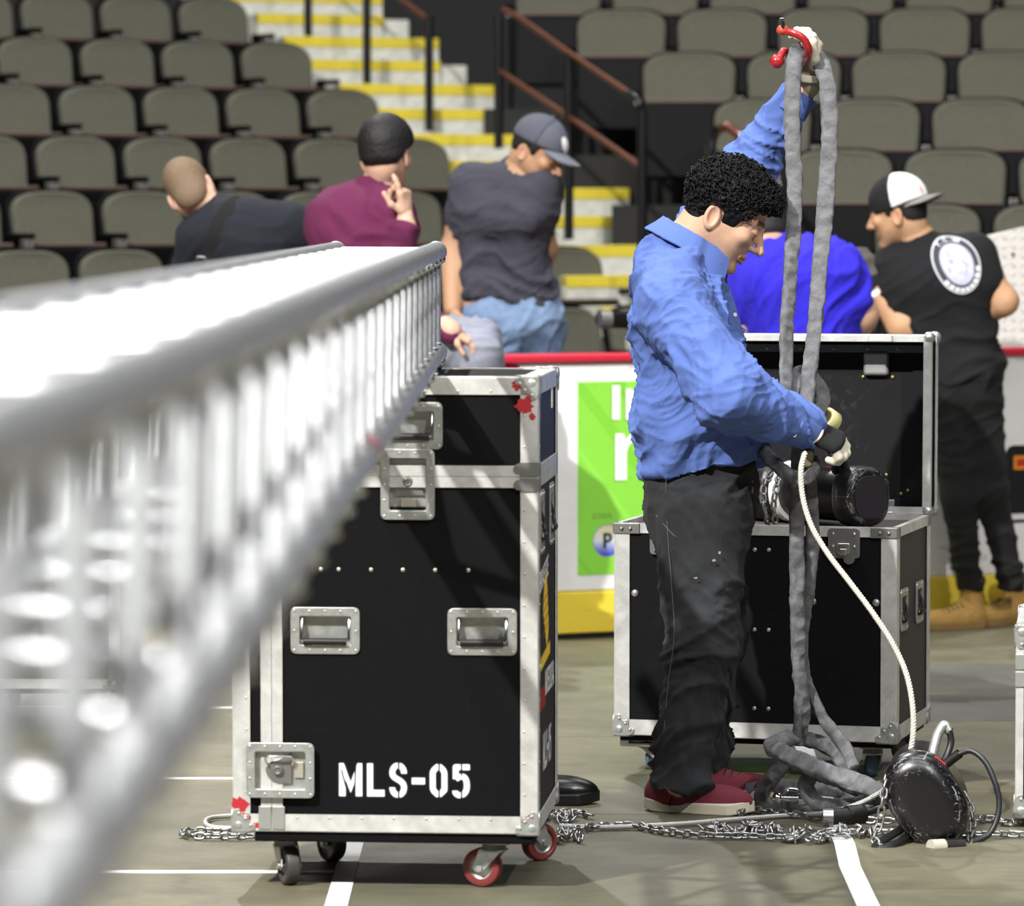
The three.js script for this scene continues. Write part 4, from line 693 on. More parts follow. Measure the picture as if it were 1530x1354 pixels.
// a hand: bones of palm, four fingers and thumb. d along the hand, n out of the palm, side +1/-1 puts the thumb on d x n
function handBones(w, d, n, side, curl, o = {}) {
  d = d.clone().normalize(); n = n.clone().addScaledVector(d, -n.dot(d)).normalize(); const a = d.clone().cross(n).multiplyScalar(side), s = o.s || 1, g = o.grow || 0, out = [];
  const at = (x, y, z) => w.clone().addScaledVector(d, x * s).addScaledVector(a, y * s).addScaledVector(n, z * s), R2 = (r) => r * s + g;
  out.push(bone('palm', at(-0.01, 0, 0), at(0.03, 0.004, 0), R2(0.024), R2(0.022)));
  for (const y of [0.028, 0.01, -0.01, -0.028]) out.push(bone('palm', at(0.022, y * 0.7, 0), at(0.088 - Math.abs(y) * 0.25, y, -0.002), R2(0.0175), R2(0.0135)));
  const L = [0.074, 0.083, 0.077, 0.06];
  [0.03, 0.0102, -0.0102, -0.029].forEach((y, i) => {
    let p = at(0.09 - Math.abs(y) * 0.25, y, -0.002), ang = 0; const c = Array.isArray(curl[0]) ? curl[i] : curl;
    for (let k = 0; k < 3; k++) { ang += c[k]; const dir = d.clone().multiplyScalar(Math.cos(ang)).addScaledVector(n, Math.sin(ang)).addScaledVector(a, y * (o.spread || 0.5)).normalize(), q = p.clone().addScaledVector(dir, L[i] * s * [0.46, 0.3, 0.24][k]); out.push(bone('finger', p, q, R2(0.0098 - k * 0.0006), R2(0.0092 - k * 0.0006))); p = q; }
  });
  const th = o.thumb || [0.6, 0.5]; let p = at(0.022, 0.026, 0.006); const dirs = [d.clone().multiplyScalar(0.7).addScaledVector(a, 0.75).addScaledVector(n, 0.25 + th[0] * 0.5), d.clone().multiplyScalar(0.9).addScaledVector(a, 0.2).addScaledVector(n, th[1])];
  [0.042, 0.05].forEach((l, k) => { const q = p.clone().addScaledVector(dirs[k].normalize(), l * s); out.push(bone('finger', p, q, R2(0.0125 - k * 0.0015), R2(0.011 - k * 0.001))); p = q; });
  return out;
}
function meshBones(bones, k, cell, grow = 0) { const f = field(bones, k, grow), b = bounds(bones, 0.02 + grow); return iso(f, b.min, b.max, cell); }
const skinMat = phy({ vertexColors: true, roughness: 0.52, specularIntensity: 0.7, bumpMap: rep(T.skin, 14, 14), bumpScale: 0.0006 });
const cloth = (color, o = {}) => std({ color, roughness: 0.92, vertexColors: !!o.vc, bumpMap: rep(o.twill ? T.twill : T.weave, o.rep || 22, o.rep || 22), bumpScale: o.bump ?? 0.0008 });

function makePerson(spec) {
  const t = thing('person', spec.label, 'person'); const bones = spec.bones, hf = spec.head;
  const neck = bones.filter((b) => b.tag === 'neck');
  const bodyB = bones.map((b) => ({ ...b, ra: b.ra * (spec.skinTags.includes(b.tag) ? 1 : 0.8), rb: b.rb * (spec.skinTags.includes(b.tag) ? 1 : /leg|thigh/.test(b.tag) ? 0.55 : 0.8) }));
  const col = skinColor(hf, spec.skin, spec.face || {}), plain = () => { const q = spec.skin; return q; };
  const bb = bounds(bodyB, 0.03), geos = [paint(iso(field(bodyB, 0.045), bb.min, bb.max, spec.cell || 0.012), (x, y, z) => { const n = 1 + 0.05 * noise3(x * 40, y * 40, z * 40); return spec.skin.map((c) => c * n); })];
  const nf = field(neck.map((b) => ({ ...b })), 0.02), R0 = 0.15 * hf.s;
  const hb = new THREE.Box3(hf.o.clone().addScalar(-R0), hf.o.clone().addScalar(R0)); for (const b of neck) hb.expandByPoint(b.a.clone().lerp(b.b, 0.5));
  const hs = (x, y, z) => { const [a, b, c] = hf.to(x, y, z); return smin(headField(a, b, c) * hf.s, nf(x, y, z), 0.03); };
  geos.push(paint(iso(hs, hb.min, hb.max, spec.headCell || 0.004), col));
  for (const h of spec.hands || []) geos.push(paint(meshBones(h, 0.011, 0.004), plain));
  part(t, 'body', bodyUV(merge(geos)), skinMat);
  for (const c of spec.clothes) {
    const sel = bones.filter((b) => c.tags.includes(b.tag)).map((b) => ({ ...b, ra: b.ra + (c.grow || 0), rb: b.rb + (c.grow || 0) })); const f0 = field(sel, c.k || 0.05), box = bounds(sel, 0.03);
    const f = c.cut ? (x, y, z) => { let d = f0(x, y, z); if (d < 0.06) d = c.cut(d, x, y, z); return d; } : f0; c.field = f;
    const g = iso(f, box.min, box.max, c.cell || 0.011); if (c.fold) displace(g, c.fold); if (c.color) paint(g, c.color);
    part(t, c.name, bodyUV(g), c.mat);
  }
  return t;
}
// a flat print laid over a garment: a grid in a plane, dropped on to the field along -n
function printOn(parent, name, f, c, n, u, rx, ry, mat, lift = 0.003, N = 26, ellipse = true) {
  n = n.clone().normalize(); u = u.clone().addScaledVector(n, -u.dot(n)).normalize(); const r = u.clone().cross(n).normalize(), pos = [], uv = [], idx = [], id = new Map();
  const put = (i, j) => { let x = i / N * 2 - 1, y = j / N * 2 - 1; if (ellipse) { const l = Math.max(Math.abs(x), Math.abs(y)), m = Math.hypot(x, y) || 1; x *= l / m; y *= l / m; } const p = c.clone().addScaledVector(r, x * rx).addScaledVector(u, y * ry).addScaledVector(n, 0.2); let far = 0; for (let k = 0; k < 40; k++) { const d = f(p.x, p.y, p.z); far += d * 0.8; if (far > 0.35) break; p.addScaledVector(n, -d * 0.8); if (d < 0.0005) break; } p.addScaledVector(n, lift); pos.push(p.x, p.y, p.z); uv.push(x * 0.5 + 0.5, y * 0.5 + 0.5); };
  for (let j = 0; j <= N; j++) for (let i = 0; i <= N; i++) put(i, j);
  for (let j = 0; j < N; j++) for (let i = 0; i < N; i++) { const a = j * (N + 1) + i, b = a + N + 1; idx.push(a, a + 1, b, a + 1, b + 1, b); }
  const g = new THREE.BufferGeometry(); g.setAttribute('position', new THREE.Float32BufferAttribute(pos, 3)); g.setAttribute('uv', new THREE.Float32BufferAttribute(uv, 2)); g.setIndex(idx); g.computeVertexNormals(); return part(parent, name, g, mat);
}
function shortHair(t, hf, line, thick, mat, cell = 0.0045, col) {
  const b = new THREE.Box3(hf.o.clone().addScalar(-0.16), hf.o.clone().addScalar(0.16));
  const f = (x, y, z) => { const [a, q, c] = hf.to(x, y, z); const th = thick * sstep(-0.01, 0.03, q - line(c, Math.abs(a))) + 0.0015; return Math.max(skull(a, q, c) - th - thick * 0.1 * noise3(a * 90, q * 90, c * 90), (line(c, Math.abs(a)) - q) * 0.7) * hf.s; };
  const g = iso(f, b.min, b.max, cell); if (col) paint(g, col); return part(t, 'hair', bodyUV(g), mat);
}
const pl = (pts) => (z) => { if (z <= pts[0][0]) return pts[0][1]; for (let i = 1; i < pts.length; i++) if (z <= pts[i][0]) return lerp(pts[i - 1][1], pts[i][1], (z - pts[i - 1][0]) / (pts[i][0] - pts[i - 1][0])); return pts[pts.length - 1][1]; };
function makeCap(t, hf, back, crownMat, frontMat, brimMat, low = 0.022) {                // back: the brim points to the nape
  const sg = back ? -1 : 1, b = new THREE.Box3(hf.o.clone().addScalar(-0.18), hf.o.clone().addScalar(0.18)), lift = (z) => low + z * (back ? -0.16 : 0.1);
  const crown = (front) => (x, y, z) => { const [a, q, c] = hf.to(x, y, z); let d = ell(a, q, c, 0, 0.042, -0.012, 0.09, 0.1, 0.114); d = Math.max(d, (lift(c) - q) * 0.95); return Math.max(d, front ? (0.012 - c * sg) : (c * sg - 0.012)) * hf.s; };
  part(t, 'cap_crown', bodyUV(iso(crown(false), b.min, b.max, 0.0055)), crownMat);
  part(t, 'cap_front', bodyUV(iso(crown(true), b.min, b.max, 0.0055)), frontMat);
  const brim = (x, y, z) => { const [a, q, c] = hf.to(x, y, z), cc = c * sg, y0 = lift(c) + 0.006 - a * a * 3.4 - Math.max(0, cc - 0.08) * 0.22; return Math.max(Math.abs(q - y0) - 0.0042, (Math.hypot(a, (cc - 0.085) * 0.82) - 0.079), 0.05 - cc) * 0.8 * hf.s; };
  part(t, 'cap_brim', bodyUV(iso(brim, b.min, b.max, 0.004)), brimMat);
  part(t, 'cap_button', ball(0.007 * hf.s).translate(...hf.at(0, 0.143, -0.012).toArray()), crownMat);
}
// shoe: heel point on the floor, direction in the floor plane
function shoe(t, heel, dir, len, upper, sole, o = {}) {
  const g = new THREE.Group(); g.name = o.boot ? 'boot' : 'shoe'; t.add(g); g.position.copy(heel); g.rotation.y = Math.atan2(-dir.z, dir.x); const s = len / 0.3, H2 = o.boot ? 0.19 : 0.11;
  const side = (x) => 0.036 + 0.014 * sstep(0.08, 0.2, x) - 0.014 * sstep(0.25, 0.31, x) - 0.012 * sstep(0.03, -0.01, x);
  const f = (x, y, z) => { const w = side(x), top = o.boot ? lerp(H2, 0.075, sstep(0.1, 0.17, x)) : lerp(H2, 0.062, sstep(0.08, 0.2, x)); let d = ell(x, y, z, 0.075, 0.045, 0, 0.085, 0.06, 0.043); d = smin(d, ell(x, y, z, 0.198, 0.034, 0, 0.108, 0.046, 0.05), 0.05); d = smin(d, cap(x, y, z, 0.06, 0.06, 0, 0.06, H2 - 0.01, 0, 0.045, 0.045), 0.03); d = Math.max(d, 0.018 - y, y - H2); if (!o.boot) d = smax(d, -ell(x, y, z, 0.062, 0.12, 0, 0.034, 0.05, 0.027), 0.006); return d; };
  const up = iso(f, V(-0.05, 0, -0.08), V(0.33, 0.22, 0.08), 0.005); if (o.fold) displace(up, (x, y, z) => 0.002 * noise3(x * 40, y * 40, z * 40)); part(g, 'upper', bodyUV(up).scale(s, s, s), upper);
  const sh = new THREE.Shape(); const N = 30; for (let i = 0; i <= N; i++) { const x = -0.012 + 0.32 * i / N, w = (side(x) + 0.007) * Math.sqrt(clamp(Math.min((x + 0.012) / 0.03, (0.308 - x) / 0.06), 0, 1)) + 0.001; sh[i ? 'lineTo' : 'moveTo'](x, w); } for (let i = N; i >= 0; i--) { const x = -0.012 + 0.32 * i / N, w = (side(x) + 0.007) * Math.sqrt(clamp(Math.min((x + 0.012) / 0.03, (0.308 - x) / 0.06), 0, 1)) + 0.001; sh.lineTo(x, -w); }
  const sg = ext(sh, 0.032, 0.004).rotateX(-Math.PI / 2); { const p = sg.attributes.position; for (let i = 0; i < p.count; i++) { const x = p.getX(i); p.setY(i, p.getY(i) + 0.008 * sstep(0.24, 0.31, x) + 0.006 * sstep(0.05, -0.01, x)); } sg.computeVertexNormals(); }
  part(g, 'sole', sg.scale(s, s, s), sole);
  if (o.lace) { const l = []; for (let i = 0; i < 5; i++) { const x = 0.108 + i * 0.02, y = 0.103 - i * 0.006; l.push(tube([V(x - 0.004, y - 0.014, 0.036), V(x, y, 0.014), V(x + 0.008, y, -0.014), V(x + 0.01, y - 0.014, -0.036)], 0.0022, 12, 5)); } l.push(tube([V(0.1, 0.1, 0.01), V(0.1, 0.085, 0.035), V(0.085, 0.045, 0.05), V(0.08, 0.02, 0.052)], 0.002, 14, 5), tube([V(0.1, 0.1, 0.01), V(0.112, 0.102, 0.028), V(0.12, 0.085, 0.042), V(0.108, 0.08, 0.034), V(0.1, 0.1, 0.01)], 0.002, 14, 5)); part(g, 'laces', merge(l).scale(s, s, s), o.lace); }
  return g;
}
const SKIN = [0.55, 0.33, 0.22], SKINP = [0.6, 0.37, 0.27], SKINT = [0.42, 0.24, 0.14];
// ---------------------------------------------------------------- the rigger in the blue work shirt
let MAN = {};
{
  const D = 11.75, hf = frame(P(1086, 323, 11.74), V(0.83, -0.54, 0.12), V(0.5, 0.84, 0.0), 1.04);
  const rs = [1004, 462, 11.52], re = [1090, 590, 11.36], rw = [1203, 638, 11.5], ls = [1046, 352, 11.98], le = [1112, 262, 12.05], lw = [1203, 122, 12.02];
  const bones = [
    bone('torso', [1052, 730, 11.68], [1052, 730, 11.83], 0.15), bone('torso', [1046, 625, 11.68], [1046, 625, 11.82], 0.155), bone('torso', [1058, 640, 11.75], [1062, 680, 11.75], 0.142, 0.135),
    bone('torso', [1046, 625, 11.67], [1024, 500, 11.66], 0.154, 0.134), bone('torso', [1046, 625, 11.83], [1028, 490, 11.86], 0.154, 0.134), bone('torso', [1052, 740, 11.68], [1046, 625, 11.68], 0.146, 0.152), bone('torso', [1052, 740, 11.83], [1046, 625, 11.83], 0.146, 0.152),
    bone('torso', [1018, 495, 11.75], [1008, 415, 11.75], 0.135, 0.1), bone('torso', [1008, 455, 11.58], [1034, 385, 11.92], 0.092, 0.085), bone('torso', [998, 430, 11.64], [1012, 395, 11.86], 0.09), bone('torso', [1010, 420, 11.75], [1016, 380, 11.75], 0.085, 0.068),
    bone('arm', rs, re, 0.098, 0.082), bone('fore', re, rw, 0.082, 0.055),
    bone('armf', ls, le, 0.082, 0.07), bone('foref', le, [1186, 150, 12.03], 0.07, 0.05),
    bone('wrist', [1180, 160, 12.03], lw, 0.031, 0.028), bone('wrist', [1190, 632, 11.48], [1212, 642, 11.5], 0.032, 0.029),
    bone('neck', [1014, 378, 11.75], hf.at(0, -0.03, -0.03), 0.068, 0.062),
    bone('hip', [1044, 742, 11.67], [1044, 742, 11.84], 0.142), bone('hip', [1046, 700, 11.69], [1046, 700, 11.82], 0.14),
    bone('legR', [1046, 760, 11.66], [1048, 955, 11.6], 0.132, 0.088), bone('legR', [1048, 955, 11.6], [1016, 1168, 11.62], 0.09, 0.078),
    bone('legL', [1050, 760, 11.85], [1062, 950, 11.9], 0.125, 0.085), bone('legL', [1062, 950, 11.9], [1042, 1158, 11.98], 0.088, 0.074),
  ];
  const shirtBase = creases(0.015, 2.4, 7.5, 3, 3, 0.4, 1), sl = creases(0.0115, 3, 9, 4, 8, -0.9, 1), f1 = creases(0.0042, 5, 17, 7, 15, 0.3, 1.3), f3 = creases(0.0012, 11, 34, 14, 19, -0.6, 1.6), fine = (x, y, z) => f1(x, y, z) + f3(x, y, z);
  const elb = P(...re), hemA = P(950, 710, 11.75), hemB = P(1132, 688, 11.75), hs = (hemB.y - hemA.y) / (hemB.x - hemA.x);
  const inArm = (x, y, z) => { const q = (a, b) => cap(x, y, z, a.x, a.y, a.z, b.x, b.y, b.z, 0, 0); return Math.min(q(P(...rs), P(...re)), q(P(...re), P(...rw)), q(P(...ls), P(...le)), q(P(...le), P(...lw))); };
  const neckP = P(1022, 372, 11.75), nAx = V(0.62, 0.78, 0);
  const shirtMat = cloth(0x536bad, { rep: 30, bump: 0.0005 });
  const dusty = (x, y, z) => { const k = 0.62 + 0.2 * noise3(x * 6, y * 5, z * 6) + 0.1 * noise3(x * 30, y * 30, z * 30); return [k, k, k * 1.0]; };
  const trouserMat = cloth(0x34363a, { rep: 34, twill: true, vc: true, bump: 0.0009 });
  const trouserCut = (d, x, y, z) => Math.max(d, y - P(0, 688, 11.75).y);
  const ankR = P(1016, 1168, 11.62), ankL = P(1042, 1158, 11.98);
  const clothes = [
    { name: 'shirt', tags: ['torso', 'arm', 'fore', 'armf', 'foref'], k: 0.055, cell: 0.006, mat: shirtMat, cut: (d, x, y, z) => { d = Math.max(d, (hemA.y + (x - hemA.x) * hs + 0.008 * Math.sin(x * 24 + z * 19) - y)); const c = cap(x, y, z, neckP.x, neckP.y, neckP.z, neckP.x + nAx.x * 0.25, neckP.y + nAx.y * 0.25, neckP.z, 0.072, 0.1); return smax(d, -c, 0.012); },
      // relief of the creases in metres (shape only): deeper where the cloth bunches
      fold: (x, y, z, nx, ny, nz) => { const a = sstep(0.13, 0.08, inArm(x, y, z)); const e = sstep(0.22, 0.04, Math.hypot(x - elb.x, y - elb.y, z - elb.z)); const low = sstep(1.15, 0.85, y); return lerp(shirtBase(x, y, z) * (1 + 0.5 * low), sl(x, y, z) * (1 + 0.5 * e), a) + fine(x, y, z); } },
    { name: 'trousers', tags: ['hip', 'legR', 'legL'], k: 0.045, cell: 0.0085, mat: trouserMat, color: dusty, cut: (d, x, y, z) => { d = trouserCut(d, x, y, z); return Math.max(d, 0.066 - y); },
      fold: (() => { const a = creases(0.016, 2.4, 6.5, 3, 21, 0.3, 1), b = creases(0.005, 6, 15, 7, 25, -0.3, 1.2); return (x, y, z) => a(x, y, z) * (0.7 + 0.7 * sstep(0.35, 0.08, y)) + b(x, y, z); })() },
  ];
  const t = makePerson({ label: 'dark-haired man in blue work shirt and black trousers, holding up grey slings', bones, head: hf, skin: SKIN, skinTags: ['neck', 'wrist', 'foot'], face: { hair: [0.012, 0.01, 0.01], beard: [0.2, 0.15, 0.13] }, clothes, headCell: 0.0026, cell: 0.011 });
  MAN = { t, hf, rw: P(...rw), lw: P(...lw) };
  // hair: cropped sides, thick curls on top
  {
    const line = pl([[-0.1, -0.082], [-0.06, -0.082], [-0.048, -0.035], [-0.03, 0.008], [-0.006, 0.008], [0.003, -0.03], [0.01, -0.066], [0.026, -0.062], [0.036, -0.02], [0.046, 0.02], [0.066, 0.052], [0.09, 0.072], [0.13, 0.08]]);
    const vol = (y, z) => 0.006 + 0.017 * sstep(-0.05, 0.06, y) + 0.006 * sstep(0.02, 0.1, z) * sstep(0.04, 0.09, y);
    const f = (x, y, z) => { const [a, q, c] = hf.to(x, y, z), l = line(c); const curl = 1 - Math.abs(noise3(a * 38, q * 38, c * 38)) * 2; return Math.max(skull(a, q, c) - vol(q, c) - 0.005 * curl * sstep(-0.05, 0.04, q), (l - q) * 0.7) * hf.s; };
    const b = new THREE.Box3(hf.o.clone().addScalar(-0.19), hf.o.clone().addScalar(0.19)); const base = iso(f, b.min, b.max, 0.0036);
    const hr = rnd(77), p = base.attributes.position, n = base.attributes.normal, list = [base.toNonIndexed()];
    const curls = [0, 1, 2].map((k) => new THREE.TorusGeometry(0.0052 + k * 0.0013, 0.0017, 5, 10, 5.2));
    const order = []; for (let i = 0; i < 2600; i++) order.push(Math.floor(hr() * p.count));
    for (const i of order) { const q = V(p.getX(i), p.getY(i), p.getZ(i)), [a, y, c] = hf.to(q.x, q.y, q.z); if (y < 0.005 + 0.05 * hr() && c > -0.05) continue; if (y < -0.03) continue; const nn = V(n.getX(i), n.getY(i), n.getZ(i)); const g = curls[i % 3].clone().rotateX(hr() * 6.3).rotateY(hr() * 6.3).rotateZ(hr() * 6.3); q.addScaledVector(nn, 0.001 + 0.004 * hr()); list.push(g.translate(q.x, q.y, q.z)); }
    part(t, 'hair', merge(list), phy({ color: 0x0c0b0c, roughness: 0.62, specularIntensity: 0.5 }));
  }
  // collar, placket, cuffs, buttons
  {
    const c = P(1026, 366, 11.75), e1 = V(0.86, -0.5, 0.05).normalize(), e2 = V(0.05, 0, 1).normalize(), up = e2.clone().cross(e1).multiplyScalar(-1).normalize(); if (up.y < 0) up.negate();
    const pos = [], idx = [], N = 64;
    for (let i = 0; i <= N; i++) {
      const a = 0.62 + (i / N) * (Math.PI * 2 - 1.24), front = Math.cos(a) , r1 = 0.099 + 0.055 * sstep(0.35, 1, front), r2 = 0.096, q = c.clone().addScaledVector(e1, Math.cos(a) * r1).addScaledVector(e2, Math.sin(a) * r2), outw = e1.clone().multiplyScalar(Math.cos(a)).addScaledVector(e2, Math.sin(a)), h = 0.032 - 0.012 * sstep(0.6, 1, front);
      const inn = q.clone().addScaledVector(up, h).addScaledVector(outw, -0.012), ed = q.clone().addScaledVector(up, -0.016 - 0.03 * sstep(-0.2, 0.75, front) + 0.03 * sstep(0.8, 1, front)).addScaledVector(outw, 0.02), low = q.clone().addScaledVector(up, -0.02).addScaledVector(outw, -0.004);
      for (const v of [low, inn, inn.clone().addScaledVector(outw, 0.007).addScaledVector(up, 0.002), ed, ed.clone().addScaledVector(outw, -0.004).addScaledVector(up, -0.003)]) pos.push(v.x, v.y, v.z);
    }
    for (let i = 0; i < N; i++) for (let k = 0; k < 4; k++) { const a = i * 5 + k, b = a + 5; idx.push(a, b, a + 1, b, b + 1, a + 1); }
    const g = new THREE.BufferGeometry(); g.setAttribute('position', new THREE.Float32BufferAttribute(pos, 3)); g.setIndex(idx); g.computeVertexNormals();
    const cm = shirtMat.clone(); cm.side = THREE.DoubleSide; part(t, 'collar', bodyUV(displace(g, folds(0.004, 10, 10, 10, 4))), cm);
    const sf = clothes[0].field, drop = (px, py, D0) => { const p = P(px, py, D0), n = V(0.55, 0.05, 0.83); p.addScaledVector(n, 0.1); let far = 0; for (let k = 0; k < 40; k++) { const d = sf(p.x, p.y, p.z); far += d * 0.8; if (far > 0.2) break; p.addScaledVector(n, -d * 0.8); if (d < 0.0005) break; } return p.addScaledVector(n, 0.005); };
    const path = [[1092, 425], [1100, 470], [1108, 520], [1117, 570], [1127, 620]].map(([x, y]) => drop(x, y, 11.7));
    part(t, 'placket', bodyUV(sweep(path, 0.03, 0.004, 40, V(0.6, 0, 0.8))), shirtMat);
    for (const k of [1, 2, 3]) part(t, 'button', cyl(0.0055, 0.0055, 0.003, 0, 0, 0, 12).rotateX(Math.PI / 2).rotateY(0.6).translate(path[k].x + 0.003, path[k].y, path[k].z + 0.004), M.tape);
    const cuff = (a, b, r) => { const d = b.clone().sub(a), L = d.length(), pr = [[r - 0.012, L], [r, L], [r + 0.002, L - 0.004], [r + 0.004, 0.004], [r + 0.001, 0], [r - 0.012, 0]].map(([x, y]) => new THREE.Vector2(x, y)); const q = new THREE.LatheGeometry(pr, 36).applyQuaternion(new THREE.Quaternion().setFromUnitVectors(V(0, 1, 0), d.normalize())).translate(a.x, a.y, a.z); return displace(q, folds(0.003, 14, 14, 14, 6)); };
    const A = P(...re).lerp(P(...rw), 0.78), B = P(...re).lerp(P(...rw), 1.04); part(t, 'cuff', bodyUV(cuff(A, B, 0.056)), cm);
    const A2 = P(1176, 168, 12.03), B2 = P(1194, 138, 12.03); part(t, 'cuff', bodyUV(cuff(A2, B2, 0.05)), cm);
    part(t, 'button', cyl(0.0055, 0.0055, 0.003, 0, 0, 0, 12).rotateX(Math.PI / 2).translate(...P(1187, 650, 11.425).toArray()), M.tape);
  }
  // trouser seams, pocket and paint marks
  {
    const tf = clothes[1].field, drop = (px, py) => { const p = P(px, py, 11.3); for (let k = 0; k < 60; k++) { const d = tf(p.x, p.y, p.z); if (p.z < -11.75) break; p.z -= d * 0.8; if (d < 0.0005) break; } p.z = Math.max(p.z, -11.75) + 0.009; return p; };
    const seam = std({ color: 0x5b5f66, roughness: 0.9 });
    for (const pts of [[[1000, 725], [1002, 800], [1008, 880], [1012, 960], [1003, 1040], [996, 1120]], [[985, 780], [1002, 800], [1014, 812]], [[982, 830], [1010, 832]]]) part(t, 'seam', tube(pts.map((q) => drop(...q)), 0.0009, 50, 5), seam);
    const pr = rnd(5), mk = std({ color: 0x8f8984, roughness: 0.9 });
    for (const [x, y] of [[1072, 847], [1081, 836], [1044, 874]]) { const p = drop(x, y), s = new THREE.Shape(), n = 9; for (let i = 0; i < n; i++) { const a = i / n * 6.283, r = 0.002 + 0.005 * pr(); s[i ? 'lineTo' : 'moveTo'](Math.cos(a) * r, Math.sin(a) * r * 0.7); } part(t, 'paint_mark', ext(s, 0.001, 0).translate(p.x, p.y, p.z), mk); }
  }
  const maroon = cloth(0x7a2f3e, { rep: 60, bump: 0.0012 }), sole = std({ color: 0xd8d0bc, roughness: 0.7 }), lace = std({ color: 0x3b2026, roughness: 0.9 });
  const h1 = FP(968, 1210), h2 = FP(1012, 1192); shoe(t, h1, V(0.94, 0, 0.34), 0.288, maroon, sole, { lace }); shoe(t, h2, V(0.98, 0, 0.12), 0.27, maroon, sole, { lace });
  // gloves
  const white = std({ color: 0xd9d3c2, roughness: 0.8, bumpMap: rep(T.weave, 20, 20), bumpScale: 0.001 }), black = cloth(0x141416, { rep: 30 });
  // raised left hand closing on the shackle and the sling eye
  const lw2 = P(1207, 112, 12.02), hbL = handBones(lw2, V(0.06, 1, 0.05), V(-0.75, 0.05, 0.66), 1, [[0.85, 1.0, 0.8], [0.7, 1.0, 0.8], [0.6, 0.95, 0.7], [0.5, 0.9, 0.7]], { grow: 0.0022, s: 1.0, spread: 0.9, thumb: [0.9, 0.4] });
  const gl = (tag) => hbL.filter((b) => b.tag === tag);
  part(t, 'glove', bodyUV(meshBones([...gl('palm'), bone('palm', P(1206, 128, 12.02), P(1203, 105, 12.02), 0.036, 0.03)], 0.014, 0.0038)), std({ color: 0xa49a88, roughness: 0.9, bumpMap: rep(T.weave, 20, 20), bumpScale: 0.001 }));
  part(t, 'glove_fingers', bodyUV(meshBones(gl('finger'), 0.006, 0.0034)), white);
  part(t, 'glove_strap', bodyUV(sweep([P(1184, 110, 11.975), P(1200, 117, 11.965), P(1221, 119, 11.985)], 0.02, 0.005, 20, V(0, 0, 1))), white);
  // right hand on the sling bundle
  const hbR = handBones(P(1208, 641, 11.5), V(0.85, -0.42, 0.1), V(-0.3, -0.75, -0.6), 1, [0.75, 1.15, 0.9], { grow: 0.0025, thumb: [0.9, 0.9] });
  part(t, 'glove_fingers', bodyUV(meshBones(hbR.filter((b) => b.tag === 'finger'), 0.006, 0.0034)), white);
  part(t, 'glove', bodyUV(meshBones([...hbR.filter((b) => b.tag === 'palm'), bone('palm', P(1204, 637, 11.5), P(1216, 644, 11.5), 0.036, 0.033)], 0.012, 0.0036)), black);
  const f2 = field([...hbR, bone('palm', P(1204, 637, 11.5), P(1216, 644, 11.5), 0.036, 0.033)], 0.012), on = (px, py) => { const p = P(px, py, 11.2); for (let k = 0; k < 60; k++) { const d = f2(p.x, p.y, p.z); if (p.z < -11.7) break; p.z -= Math.max(d, 0.0003) * 0.8; if (d < 0.0005) break; } p.z += 0.004; return p; };
  part(t, 'glove_panel', sweep([on(1228, 628), on(1238, 640), on(1236, 658), on(1222, 670), on(1206, 672)].map((p) => { p.z = Math.max(p.z, -11.52); return p; }), 0.012, 0.007, 30, V(0.1, 0, 1)), white);
  part(t, 'glove_panel', sweep([on(1222, 632), on(1225, 646), on(1219, 658)].map((p) => { p.z = Math.max(p.z, -11.5); return p; }), 0.01, 0.006, 20, V(0.1, 0, 1)), white);
}
